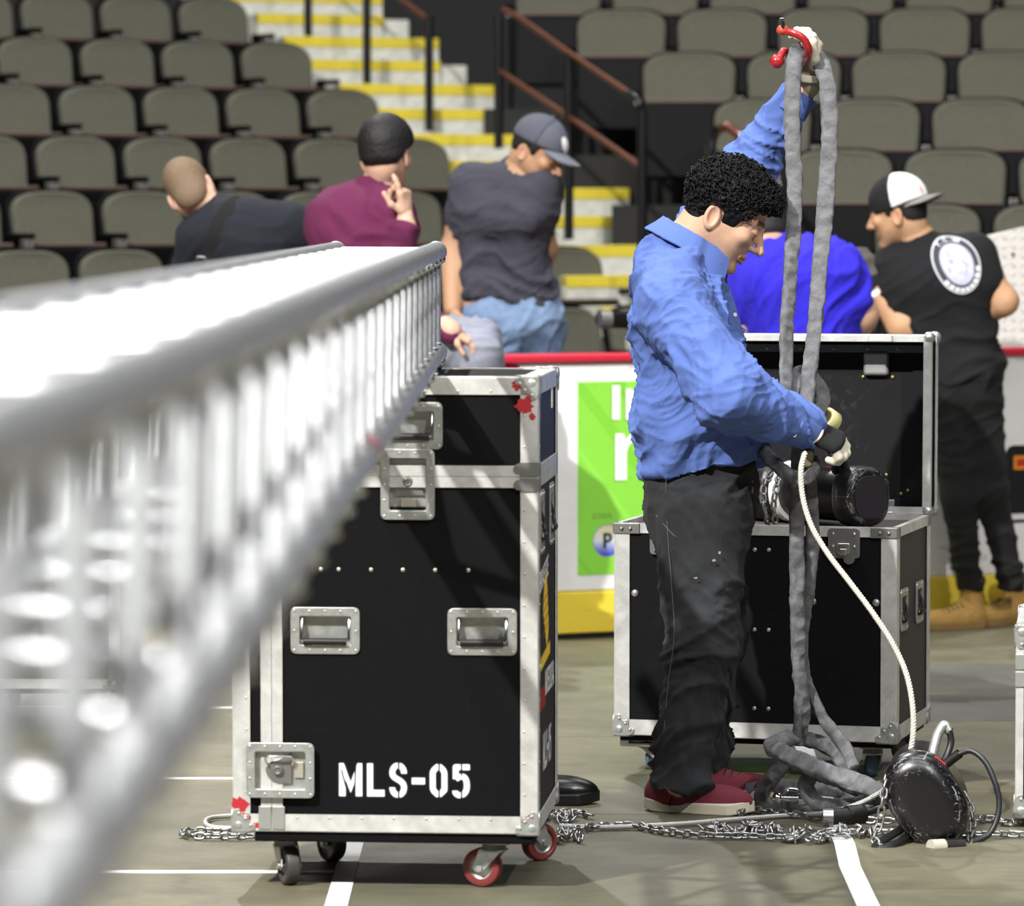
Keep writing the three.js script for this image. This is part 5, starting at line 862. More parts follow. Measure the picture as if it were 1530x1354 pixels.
// ---------------------------------------------------------------- men behind
{ // bending man in navy, his back to us
  const D = 16.42, hf = frame(P(285, 285, 16.45), V(0.25, -0.43, -0.85), V(-0.4, 0.75, -0.5), 1.0);
  const bones = [bone('torso', [310, 352, 16.4], [440, 348, 16.4], 0.1), bone('torso', [350, 355, 16.38], [410, 358, 16.38], 0.142), bone('torso', [372, 370, 16.36], [388, 440, 16.33], 0.15), bone('torso', [345, 440, 16.33], [425, 440, 16.33], 0.125), bone('torso', [340, 330, 16.42], [325, 316, 16.42], 0.075, 0.062),
    bone('armL', [298, 362, 16.4], [277, 425, 16.44], 0.075, 0.062), bone('armL', [277, 425, 16.44], [292, 500, 16.3], 0.06, 0.048), bone('armR', [452, 352, 16.4], [492, 392, 16.45], 0.075, 0.062), bone('armR', [492, 392, 16.45], [520, 450, 16.35], 0.058, 0.045),
    bone('neck', [332, 322, 16.42], hf.at(0, -0.04, -0.01), 0.06, 0.054),
    bone('hip', [350, 520, 16.35], [430, 520, 16.35], 0.13), bone('leg', [352, 540, 16.35], [350, 720, 16.4], 0.1, 0.075), bone('leg', [350, 720, 16.4], [348, 915, 16.45], 0.072, 0.055), bone('leg', [428, 540, 16.35], [430, 720, 16.4], 0.1, 0.075), bone('leg', [430, 720, 16.4], [432, 915, 16.45], 0.072, 0.055)];
  const clothes = [{ name: 'jersey', tags: ['torso', 'armL', 'armR', 'hip'], k: 0.06, mat: cloth(0x10151f, { rep: 14 }), fold: creases(0.006, 2, 7, 3, 2, 0.3), cell: 0.012, cut: (d, x, y) => Math.max(d, 1.0 - y) }, { name: 'trousers', tags: ['hip', 'leg'], k: 0.05, mat: cloth(0x23252b), fold: folds(0.005, 4, 8, 4, 5), cut: (d, x, y) => Math.max(d, y - 1.06, 0.06 - y), cell: 0.013 }];
  const t = makePerson({ label: 'fair short-haired man in navy jersey with black strap, bending with his back turned', bones, head: hf, skin: SKINP, skinTags: ['neck'], clothes, hands: [handBones(P(292, 505, 16.3), V(0.2, -1, 0.1), V(0.3, 0, -1), 1, [0.3, 0.3, 0.2]), handBones(P(521, 455, 16.35), V(0.2, -1, 0.1), V(-0.3, 0, -1), -1, [0.3, 0.3, 0.2])] });
  shortHair(t, hf, pl([[-0.1, -0.14], [-0.055, -0.12], [-0.035, -0.03], [-0.02, 0.012], [0.03, 0.02], [0.07, 0.06], [0.1, 0.07]]), 0.005, std({ vertexColors: true, roughness: 0.8 }), 0.0045, (x, y, z) => { const k = 1 + 0.25 * noise3(x * 120, y * 120, z * 120); return [0.17 * k, 0.115 * k, 0.07 * k]; });
  const f = clothes[0].field, dr = (px, py) => { const p = P(px, py, 16); for (let k = 0; k < 60; k++) { const d = f(p.x, p.y, p.z); if (p.z < -16.5) break; p.z -= d * 0.8; if (d < 0.0005) break; } p.z = Math.max(p.z, -16.45) + 0.006; return p; };
  part(t, 'strap', sweep([[352, 296], [336, 308], [322, 330], [314, 355], [309, 385], [306, 410]].map((q) => dr(...q)), 0.058, 0.008, 40, V(-0.2, 0.2, 1)), cloth(0x0c0d10, { rep: 40 }));
  part(t, 'strap_buckle', tube([P(294, 385, 16.2), P(295, 402, 16.2), P(306, 404, 16.2), P(307, 386, 16.2)], 0.003, 20, 6, true), M.chrome);
  const bl = cloth(0x1b1b1d), s1 = FP(345, 950), s2 = V(0, 0, 0); for (const px of [348, 432]) { const a = P(px, 940, 16.45); shoe(t, V(a.x, 0.0, a.z), V(0, 0, -1), 0.28, bl, M.blackRubber, {}); }
}
{ // seated man in maroon
  const hf = frame(P(579, 230, 16.0), V(0.33, -0.12, -0.93), V(-0.04, 1, -0.08), 1.02);
  const bones = [bone('torso', [505, 322, 16.05], [580, 320, 15.9], 0.1), bone('torso', [520, 350, 16.0], [565, 350, 15.95], 0.135), bone('torso', [520, 350, 16.02], [545, 450, 16.08], 0.14, 0.13), bone('torso', [560, 350, 15.95], [560, 450, 16.05], 0.13), bone('torso', [550, 300, 16.0], [562, 282, 16.0], 0.08, 0.066), bone('torso', [540, 470, 16.1], [570, 475, 16.05], 0.14),
    bone('armR', [580, 322, 15.88], [596, 405, 15.78], 0.076, 0.06), bone('armR', [596, 405, 15.78], [606, 346, 15.74], 0.056, 0.046), bone('wrist', [606, 344, 15.74], [606, 318, 15.76], 0.027, 0.026),
    bone('armL', [502, 328, 16.05], [560, 420, 15.8], 0.075, 0.06), bone('armL', [560, 420, 15.8], [675, 495, 15.61], 0.058, 0.04), bone('wrist', [668, 492, 15.62], [674, 495, 15.61], 0.025, 0.024),
    bone('neck', [566, 290, 16.0], hf.at(0, -0.04, -0.02), 0.062, 0.058),
    bone('hip', [545, 488, 16.08], [575, 490, 16.08], 0.13), bone('thigh', [575, 500, 16.0], [716, 530, 15.68], 0.105, 0.08), bone('thigh', [575, 492, 16.15], [714, 513, 15.95], 0.105, 0.08), bone('thigh', [716, 530, 15.68], [715, 700, 15.72], 0.078, 0.058), bone('thigh', [714, 513, 15.95], [712, 690, 15.8], 0.078, 0.058)];
  const clothes = [{ name: 'pullover', tags: ['torso', 'armR', 'armL'], k: 0.055, mat: cloth(0x5c1640, { rep: 14, bump: 0.0005 }), fold: creases(0.011, 2.2, 8, 3, 12, -0.6), cell: 0.011, cut: (d, x, y, z) => { const c = P(563, 283, 16.0), q = cap(x, y, z, c.x, c.y, c.z, c.x + 0.03, c.y + 0.2, c.z - 0.05, 0.058, 0.075); return smax(Math.max(d, 1.1 - y), -q, 0.01); } }, { name: 'trousers', tags: ['hip', 'thigh'], k: 0.05, mat: cloth(0x8a8d9c, { rep: 18 }), fold: creases(0.01, 3, 9, 5, 15, 0.4), cell: 0.011, cut: (d, x, y) => Math.max(d, y - 1.3) }];
  const hand1 = handBones(P(606, 322, 15.76), V(-0.1, 1, 0.05), V(-0.9, 0, -0.5), 1, [[0.15, 0.15, 0.1], [1.0, 1.2, 0.8], [1.1, 1.2, 0.8], [1.2, 1.2, 0.8]], { thumb: [0.6, 0.4], s: 0.95 }), hand2 = handBones(P(674, 495, 15.61), V(0.85, -0.45, -0.1), V(-0.35, -0.85, -0.2), -1, [0.35, 0.6, 0.5], { s: 0.8, spread: 0.1 });
  const t = makePerson({ label: 'dark-haired man in maroon pullover and grey trousers seated on the boards, chin on hand', bones, head: hf, skin: SKINP, skinTags: ['neck', 'wrist'], clothes, hands: [hand1, hand2] });
  shortHair(t, hf, pl([[-0.1, -0.055], [-0.06, -0.045], [-0.03, 0.0], [-0.01, 0.015], [0.02, 0.015], [0.05, 0.05], [0.1, 0.075]]), 0.02, phy({ color: 0x0d0b0d, roughness: 0.65 }), 0.0045);
  const c = P(562, 282, 16.0), up = V(0.12, 1, -0.12).normalize(); part(t, 'collar', new THREE.CylinderGeometry(0.074, 0.086, 0.05, 36, 1, true).applyQuaternion(new THREE.Quaternion().setFromUnitVectors(V(0, 1, 0), up)).translate(c.x, c.y + 0.01, c.z), (() => { const m = cloth(0x5c1640); m.side = THREE.DoubleSide; return m; })());
  for (const [px, py, D] of [[713, 715, 15.72], [712, 705, 15.8]]) { const a = P(px, py, D); shoe(t, V(a.x - 0.05, a.y - 0.1, a.z), V(1, 0, 0.2), 0.28, cloth(0x1b1b1d), M.blackRubber, {}); }
}
{ // standing man in grey tee and cap
  const D = 17.35, Y = 0.0, hf = frame(P(804, 226, 17.3), V(0.8, -0.5, 0.38), V(0.42, 0.86, 0.15), 1.02);
  const bones = [bone('torso', [706, 276, 17.4], [804, 278, 17.3], 0.082), bone('torso', [722, 312, 17.38], [784, 314, 17.32], 0.115), bone('torso', [726, 320, 17.38], [722, 430, 17.4], 0.112, 0.105), bone('torso', [782, 320, 17.32], [780, 430, 17.35], 0.112, 0.105), bone('torso', [728, 450, 17.38], [790, 448, 17.36], 0.118), bone('torso', [768, 275, 17.35], [776, 252, 17.35], 0.08, 0.065), bone('torso', [735, 330, 17.28], [790, 330, 17.22], 0.05),
    bone('sleeveR', [706, 282, 17.4], [689, 335, 17.42], 0.078, 0.066), bone('armR', [706, 282, 17.4], [676, 380, 17.42], 0.06, 0.05), bone('armR', [676, 380, 17.42], [676, 462, 17.3], 0.05, 0.036),
    bone('sleeveL', [808, 284, 17.3], [813, 318, 17.32], 0.068, 0.06), bone('armL', [808, 284, 17.3], [813, 372, 17.4], 0.055, 0.045), bone('armL', [813, 372, 17.4], [804, 440, 17.52], 0.044, 0.032),
    bone('neck', [776, 262, 17.35], hf.at(0, -0.04, -0.025), 0.066, 0.06),
    bone('hip', [738, 478, 17.38], [790, 478, 17.36], 0.14), bone('leg', [732, 490, 17.38], [728, 690, 17.35], 0.115, 0.085), bone('leg', [728, 690, 17.35], [726, 880, 17.4], 0.082, 0.065), bone('leg', [796, 490, 17.36], [802, 690, 17.32], 0.115, 0.085), bone('leg', [802, 690, 17.32], [804, 880, 17.4], 0.082, 0.065)];
  const hem = P(0, 446, 17.35).y;
  const clothes = [{ name: 'tee_shirt', tags: ['torso', 'sleeveR', 'sleeveL'], k: 0.05, mat: cloth(0x393944, { rep: 16 }), fold: (() => { const a = creases(0.013, 2.2, 8, 3, 31, -0.35), b = creases(0.004, 6, 18, 8, 33, 0.3); return (x, y, z) => a(x, y, z) * (0.6 + 0.8 * sstep(1.55, 1.3, y)) + b(x, y, z); })(), cell: 0.0105, cut: (d, x, y, z) => { const c = P(784, 256, 17.33), q = cap(x, y, z, c.x, c.y, c.z, c.x + 0.1, c.y + 0.2, c.z + 0.04, 0.075, 0.1); const hx = P(765, 446, 17.35).x; return smax(Math.max(d, hem - 0.05 * sstep(-0.05, 0.12, x - hx) - y), -q, 0.008); } },
    { name: 'jeans', tags: ['hip', 'leg'], k: 0.04, mat: cloth(0x8aa0c6, { rep: 20, twill: true, vc: true }), color: (x, y, z, nx, ny, nz) => { const k = 0.78 + 0.3 * noise3(x * 5, y * 4, z * 5) + 0.1 * noise3(x * 30, y * 30, z * 30); return [k * 0.95, k, k]; }, fold: creases(0.011, 3, 9, 5, 36, 0.5), cell: 0.011, cut: (d, x, y) => Math.max(d, y - P(0, 436, 17.35).y, 0.07 - y) }];
  const hand = handBones(P(677, 460, 17.3), V(0.08, -1, 0.06), V(1, 0, -0.2), 1, [0.5, 0.6, 0.4], { thumb: [0.5, 0.5], s: 1.05 }), hand2 = handBones(P(808, 440, 17.52), V(-0.2, -1, 0.05), V(-1, 0, -0.2), -1, [0.5, 0.6, 0.4]);
  const t = makePerson({ label: 'man in charcoal tee shirt, light jeans and grey cap standing behind the boards', bones, head: hf, skin: SKINT.map((c) => c * 1.05), skinTags: ['neck', 'armR', 'armL'], clothes, hands: [hand, hand2], face: { beard: [0.14, 0.1, 0.08] } });
  shortHair(t, hf, pl([[-0.1, -0.04], [-0.05, -0.035], [-0.03, 0.0], [-0.005, 0.0], [0.005, -0.03], [0.02, -0.03], [0.03, 0.02], [0.1, 0.05]]), 0.007, std({ color: 0x15110f, roughness: 0.7 }), 0.005);
  const grey = cloth(0x50535e, { rep: 20 }); makeCap(t, hf, false, grey, cloth(0x585b66, { rep: 20 }), cloth(0x6b6f7a, { rep: 20 }), 0.03);
  const lf = (x, y, z) => { const [a, q, c] = hf.to(x, y, z); return ell(a, q, c, 0, 0.042, -0.012, 0.09, 0.1, 0.114) * hf.s; };
  const lc = hf.at(-0.012, 0.075, 0.085); printOn(t, 'cap_logo', lf, lc, hf.z.clone().addScaledVector(hf.x, -0.25).addScaledVector(hf.y, 0.25), hf.y.clone().addScaledVector(hf.x, -0.7), 0.019, 0.034, std({ color: 0xf2f2f2, roughness: 0.7 }));
  for (const px of [726, 804]) { const a = P(px, 940, 17.4); shoe(t, V(a.x, 0, a.z), V(0.5, 0, 0.86), 0.28, cloth(0x1b1b1d), M.blackRubber, {}); }
}
{ // man in royal blue, bent behind the open case
  const hf = frame(P(1140, 350, 15.85), V(-0.35, -0.45, -0.8), V(-0.2, 0.8, -0.5), 1.0);
  const bones = [bone('torso', [1135, 412, 15.85], [1240, 412, 15.8], 0.1), bone('torso', [1165, 420, 15.8], [1222, 420, 15.8], 0.15), bone('torso', [1180, 430, 15.78], [1195, 530, 15.8], 0.16), bone('torso', [1225, 430, 15.78], [1228, 530, 15.8], 0.15), bone('torso', [1185, 388, 15.82], [1165, 375, 15.83], 0.085, 0.068),
    bone('sleeve', [1244, 414, 15.8], [1270, 450, 15.78], 0.085, 0.074), bone('arm', [1244, 415, 15.8], [1288, 472, 15.78], 0.062, 0.05), bone('arm', [1288, 472, 15.78], [1270, 530, 15.9], 0.05, 0.036), bone('sleeve', [1130, 418, 15.85], [1115, 465, 15.85], 0.088, 0.076), bone('arm', [1130, 420, 15.85], [1108, 490, 15.85], 0.06, 0.05), bone('arm', [1108, 490, 15.85], [1120, 560, 15.95], 0.048, 0.035),
    bone('neck', [1168, 384, 15.83], hf.at(0, -0.04, -0.03), 0.064, 0.06),
    bone('hip', [1180, 590, 15.8], [1235, 590, 15.8], 0.145), bone('leg', [1178, 610, 15.8], [1176, 790, 15.8], 0.115, 0.085), bone('leg', [1176, 790, 15.8], [1174, 950, 15.85], 0.082, 0.06), bone('leg', [1238, 610, 15.8], [1242, 790, 15.8], 0.115, 0.085), bone('leg', [1242, 790, 15.8], [1244, 950, 15.85], 0.082, 0.06)];
  const clothes = [{ name: 'tee_shirt', tags: ['torso', 'sleeve', 'hip'], k: 0.06, mat: cloth(0x2a20c4, { rep: 16 }), fold: (() => { const a = creases(0.013, 1.8, 8, 3, 41, 1.1), b = creases(0.004, 5, 14, 8, 43, 0.8); return (x, y, z) => a(x, y, z) + b(x, y, z); })(), cell: 0.012, cut: (d, x, y) => Math.max(d, 0.92 - y) }, { name: 'trousers', tags: ['hip', 'leg'], k: 0.05, mat: cloth(0x23262c), cell: 0.013, cut: (d, x, y) => Math.max(d, y - 0.98, 0.07 - y) }];
  const t = makePerson({ label: 'man in royal blue tee shirt bending behind the open hoist case', bones, head: hf, skin: SKIN, skinTags: ['neck', 'arm'], clothes, hands: [handBones(P(1269, 534, 15.9), V(-0.3, -1, -0.2), V(0, 0, -1), 1, [0.4, 0.4, 0.3]), handBones(P(1121, 564, 15.95), V(0.3, -1, -0.2), V(0, 0, -1), -1, [0.4, 0.4, 0.3])] });
  shortHair(t, hf, pl([[-0.1, -0.05], [-0.05, -0.04], [-0.02, 0.01], [0.03, 0.02], [0.07, 0.06], [0.1, 0.07]]), 0.012, std({ color: 0x161314, roughness: 0.7 }), 0.005);
  for (const px of [1174, 1244]) { const a = P(px, 970, 15.85); shoe(t, V(a.x, 0, a.z), V(-0.2, 0, -1), 0.28, cloth(0x1b1b1d), M.blackRubber, {}); }
}
{ // man in black tee with a round back print
  const D = 16.8, hf = frame(P(1341, 316, 16.85), V(-0.86, -0.22, -0.42), V(-0.1, 1, 0), 1.03);
  const bones = [bone('torso', [1345, 395, 16.88], [1452, 382, 16.75], 0.09), bone('torso', [1372, 425, 16.82], [1440, 415, 16.75], 0.118), bone('torso', [1374, 430, 16.82], [1405, 540, 16.82], 0.118, 0.105), bone('torso', [1440, 425, 16.76], [1452, 540, 16.78], 0.115, 0.105), bone('torso', [1388, 378, 16.84], [1375, 362, 16.85], 0.08, 0.066), bone('torso', [1412, 560, 16.8], [1458, 558, 16.78], 0.112),
    bone('sleeveL', [1342, 402, 16.88], [1342, 452, 16.84], 0.084, 0.074), bone('armL', [1342, 405, 16.88], [1350, 486, 16.8], 0.062, 0.055), bone('armL', [1350, 486, 16.8], [1306, 428, 16.86], 0.055, 0.036),
    bone('sleeveR', [1456, 388, 16.74], [1474, 420, 16.72], 0.078, 0.066), bone('armR', [1456, 392, 16.74], [1499, 450, 16.72], 0.058, 0.052), bone('armR', [1499, 450, 16.72], [1462, 478, 16.85], 0.05, 0.036),
    bone('neck', [1378, 370, 16.85], hf.at(0, -0.04, -0.03), 0.064, 0.06),
    bone('hip', [1420, 580, 16.8], [1454, 580, 16.78], 0.11), bone('leg', [1416, 605, 16.8], [1432, 740, 16.78], 0.096, 0.066), bone('leg', [1432, 740, 16.78], [1450, 895, 16.86], 0.066, 0.048), bone('leg', [1462, 605, 16.8], [1480, 735, 16.82], 0.094, 0.066), bone('leg', [1480, 735, 16.82], [1512, 872, 16.88], 0.066, 0.05)];
  const clothes = [{ name: 'tee_shirt', tags: ['torso', 'sleeveL', 'sleeveR'], k: 0.055, mat: cloth(0x0c0e12, { rep: 16 }), fold: (() => { const a = creases(0.011, 2.2, 8, 3, 51, 0.2); return (x, y, z) => a(x, y, z) * (0.5 + 0.9 * sstep(1.3, 1.05, y)); })(), cell: 0.011, cut: (d, x, y, z) => Math.max(d, P(0, 578, 16.8).y + 0.12 * (x - P(1440, 0, 16.8).x) * -1 - y) },
    { name: 'jeans', tags: ['hip', 'leg'], k: 0.035, mat: cloth(0x0b0b0e, { rep: 22, twill: true }), fold: (() => { const a = creases(0.01, 3, 10, 4, 55, 0.2); return (x, y, z) => a(x, y, z) * (0.6 + 0.9 * sstep(0.4, 0.1, y)); })(), cell: 0.01, cut: (d, x, y) => Math.max(d, y - P(0, 550, 16.8).y, 0.145 - y) }];
  const t = makePerson({ label: 'man in black tee with round back print, black jeans and tan boots by the boards', bones, head: hf, skin: SKINT.map((c) => c * 1.3), skinTags: ['neck', 'armL', 'armR'], clothes, hands: [handBones(P(1461, 479, 16.86), V(-0.9, -0.2, -0.4), V(0, -1, 0), 1, [0.5, 0.6, 0.4])], face: { beard: [0.08, 0.06, 0.05] } });
  shortHair(t, hf, pl([[-0.1, -0.06], [-0.05, -0.05], [-0.03, 0.0], [0.0, 0.0], [0.005, -0.03], [0.02, -0.03], [0.03, 0.02], [0.1, 0.06]]), 0.008, std({ color: 0x120f0e, roughness: 0.7 }), 0.005);
  makeCap(t, hf, true, cloth(0x121215, { rep: 20 }), cloth(0xf0f0f0, { rep: 20 }), cloth(0x85837f, { rep: 20 }), 0.012);
  const lf = (x, y, z) => { const [a, q, c] = hf.to(x, y, z); return ell(a, q, c, 0, 0.042, -0.012, 0.09, 0.1, 0.114) * hf.s; };
  printOn(t, 'cap_mark', lf, hf.at(0.02, 0.06, -0.1), hf.z.clone().negate().addScaledVector(hf.x, 0.5), hf.y, 0.007, 0.02, std({ color: 0xc9977f, roughness: 0.7 }));
  // round print
  const tex = canvasTex(512, 640, (c, w, h) => {
    c.fillStyle = '#3b3d42'; c.fillRect(0, 0, w, h); c.strokeStyle = '#d9dbe2'; c.lineWidth = 16; c.beginPath(); c.ellipse(w / 2, h / 2, w / 2 - 9, h / 2 - 9, 0, 0, 7); c.stroke();
    c.fillStyle = '#b9bad4'; c.beginPath(); c.ellipse(w / 2, h / 2, w * 0.34, h * 0.355, 0, 0, 7); c.fill();
    const r = rnd(8); for (let i = 0; i < 60; i++) { c.fillStyle = r() < 0.5 ? 'rgba(225,225,240,.35)' : 'rgba(110,112,150,.3)'; c.fillRect(w * (0.24 + r() * 0.5), h * (0.22 + r() * 0.54), 8 + r() * 34, 10 + r() * 60); }
    c.fillStyle = '#eef0f4'; c.font = 'bold 70px sans-serif'; c.textAlign = 'center'; 'T.C.W'.split('').forEach((s, i) => { const a = -2.05 + i * 0.24; c.save(); c.translate(w / 2 + Math.cos(a) * w * 0.42, h / 2 + Math.sin(a) * h * 0.43); c.rotate(a + 1.57); c.fillText(s, 0, 24); c.restore(); });
    c.fillStyle = '#e8eaf0'; for (let i = 0; i < 9; i++) { const a = 0.35 + i * 0.27; c.save(); c.translate(w / 2 + Math.cos(a) * w * 0.42, h / 2 + Math.sin(a) * h * 0.43); c.rotate(a + 1.57); c.fillRect(-26, -22, 50, 40); c.restore(); }
  });
  printOn(t, 'back_print', clothes[0].field, P(1424, 396, 16.7), V(0.2, 0.08, 1), V(-0.24, 1, 0), 0.079, 0.116, std({ map: tex, roughness: 0.85 }), 0.007);
  const gb = handBones(P(1304, 424, 16.86), V(-0.35, 0.9, 0.1), V(-0.6, 0, -0.8), -1, [0.6, 0.9, 0.6], { grow: 0.003, s: 1.1 });
  part(t, 'glove', bodyUV(meshBones([...gb, bone('palm', P(1308, 430, 16.86), P(1303, 415, 16.86), 0.045, 0.04)], 0.014, 0.0055)), cloth(0x55534f, { rep: 20 }));
  { const a = P(1312, 440, 16.85), b = P(1304, 424, 16.86), q = new THREE.Quaternion().setFromUnitVectors(V(0, 1, 0), b.clone().sub(a).normalize()); part(t, 'watch', new THREE.TorusGeometry(0.04, 0.008, 8, 24).rotateX(Math.PI / 2).scale(1, 1.6, 1).applyQuaternion(q).translate(a.x, a.y, a.z), M.tape); part(t, 'glove_cuff', new THREE.CylinderGeometry(0.05, 0.048, 0.04, 24).applyQuaternion(q).translate(b.x, b.y, b.z), cloth(0x101012)); }
  const tan = std({ color: 0xb08a4a, roughness: 0.9, bumpMap: rep(T.scuff, 6, 6), bumpScale: 0.002 }), sol = std({ color: 0x8f7140, roughness: 0.9 }), cuffM = std({ color: 0x3a322c, roughness: 0.9 });
  for (const [px, py, dx, dz] of [[1470, 938, -0.9, 0.42], [1530, 930, -0.75, 0.65]]) { const h = FP(px, py), g = shoe(t, h, V(dx, 0, dz), 0.29, tan, sol, { boot: true, fold: true, lace: cuffM }); part(g, 'boot_collar', new THREE.TorusGeometry(0.045, 0.012, 10, 26).rotateX(Math.PI / 2).scale(1, 1.7, 1).translate(0.058, 0.182, 0), cuffM); }
}
// ---------------------------------------------------------------- slings, ropes, chains, hoists
const linkGeo = (() => { const L = 0.0155, w = 0.0078, pts = []; for (let i = 0; i < 12; i++) { const a = i / 12 * Math.PI * 2; pts.push(V(Math.cos(a) * w, Math.sin(a) * w + Math.sign(Math.sin(a)) * (L - w) * 0.72, 0)); } return new THREE.TubeGeometry(new THREE.CatmullRomCurve3(pts, true), 14, 0.0036, 6, true); })();
function chain(label, pts, o = {}) {
  const t = thing('chain', label, 'chain', o.group), c = new THREE.CatmullRomCurve3(pts, false, 'centripetal'), L = c.getLength(), n = Math.floor(L / 0.0215), m = o.mat || M.steel, q = new THREE.Quaternion(), r = rnd(o.seed || 3);
  for (let i = 0; i <= n; i++) { const u = i / n, p = c.getPointAt(u), T0 = c.getTangentAt(u); q.setFromUnitVectors(V(0, 1, 0), T0); const roll = new THREE.Quaternion().setFromAxisAngle(T0, (i % 2 ? Math.PI / 2 : 0) + 0.6 + (r() - 0.5) * 0.5); const k = part(t, 'link', linkGeo, m); k.quaternion.copy(roll.multiply(q)); k.position.copy(p); }
  for (const [p, cnt, sx, sz] of o.piles || []) for (let i = 0; i < cnt; i++) { const k = part(t, 'link', linkGeo, m), a = r() * 6.28, d = Math.sqrt(r()); k.rotation.set(Math.PI / 2 + (r() - 0.5) * 1.1, r() * 6.28, r() * 6.28); k.position.set(p.x + Math.cos(a) * d * sx, 0.012 + 0.022 * (1 - d) * r(), p.z + Math.sin(a) * d * sz); }
  return t;
}
const fl = (pts, y = 0.012) => pts.map(([a, b]) => { const p = FP(a, b); p.y = y; return p; });
function rope(pts, r, strands, pitch, n, rad = 6) {
  const c = new THREE.CatmullRomCurve3(pts, false, 'centripetal'), L = c.getLength(), fr = c.computeFrenetFrames(n, false), out = [];
  for (let s = 0; s < strands; s++) { const q = []; for (let i = 0; i <= n; i++) { const u = i / n, a = u * L / pitch * 6.2832 + s / strands * 6.2832; q.push(c.getPointAt(u).addScaledVector(fr.normals[i], Math.cos(a) * r * 0.5).addScaledVector(fr.binormals[i], Math.sin(a) * r * 0.5)); } out.push(new THREE.TubeGeometry(new THREE.CatmullRomCurve3(q), n * 2, r * 0.56, rad)); }
  return merge(out);
}
{ // sling held up
  const t = thing('round_sling', 'grey fabric sling hanging from the raised glove down to the floor heap', 'sling');
  const O = { wrinkle: 0.42, rate: 8, turn: 0.4, turnRate: 4 };
  part(t, 'strand', sweep([[1194, 70, 11.97], [1187, 92, 11.92], [1185, 130, 11.9], [1184, 180, 11.87], [1186, 240, 11.84], [1187, 300, 11.8], [1185, 355, 11.75], [1182, 400, 11.7], [1177, 470, 11.65], [1174, 540, 11.6], [1178, 600, 11.55], [1194, 640, 11.53]].map((q) => P(...q)), 0.042, 0.017, 260, V(0.25, 0, 1), { ...O, seed: 1 }), M.sling);
  part(t, 'strand', sweep([[1196, 72, 11.99], [1214, 80, 12.0], [1231, 104, 11.96], [1238, 150, 11.92], [1239, 210, 11.88], [1235, 280, 11.84], [1231, 340, 11.8], [1223, 420, 11.73], [1216, 500, 11.66], [1209, 560, 11.6], [1203, 610, 11.56], [1198, 650, 11.53]].map((q) => P(...q)), 0.045, 0.017, 260, V(-0.35, 0, 1), { ...O, seed: 4 }), M.sling);
  part(t, 'strand', sweep([[1196, 645, 11.53], [1193, 700, 11.55], [1190, 770, 11.6], [1191, 850, 11.62], [1192, 930, 11.64], [1195, 1000, 11.66], [1199, 1060, 11.68], [1192, 1112, 11.7]].map((q) => P(...q)), 0.04, 0.026, 200, V(0.2, 0, 1), { ...O, seed: 8 }), M.sling);
  part(t, 'strand', sweep([[1204, 650, 11.55], [1211, 730, 11.6], [1214, 800, 11.63], [1208, 880, 11.66], [1199, 950, 11.69], [1202, 1010, 11.7], [1214, 1045, 11.7], [1238, 1085, 11.7], [1262, 1115, 11.68], [1276, 1150, 11.62]].map((q) => P(...q)), 0.036, 0.02, 200, V(-0.5, 0, 1), { ...O, seed: 11 }), M.sling);
  part(t, 'loop', sweep([[1186, 640, 11.56], [1182, 602, 11.58], [1188, 570, 11.62], [1198, 556, 11.66], [1212, 565, 11.68], [1226, 580, 11.68], [1229, 600, 11.66], [1222, 616, 11.6], [1206, 622, 11.57]].map((q) => P(...q)), 0.04, 0.02, 120, V(0.3, 0.2, 1), { ...O, seed: 15 }), M.sling);
  part(t, 'loop', sweep([[1128, 655, 11.7], [1140, 672, 11.62], [1160, 695, 11.53], [1182, 712, 11.48], [1202, 716, 11.47], [1216, 704, 11.5], [1218, 690, 11.55]].map((q) => P(...q)), 0.036, 0.02, 120, V(0.2, -0.3, 1), { ...O, seed: 18 }), M.sling);
  part(t, 'wrap', rb(0.036, 0.044, 0.03, 0.008).translate(...P(1205, 686, 11.53).toArray()), std({ color: 0xb9ae90, roughness: 0.8 }));
}
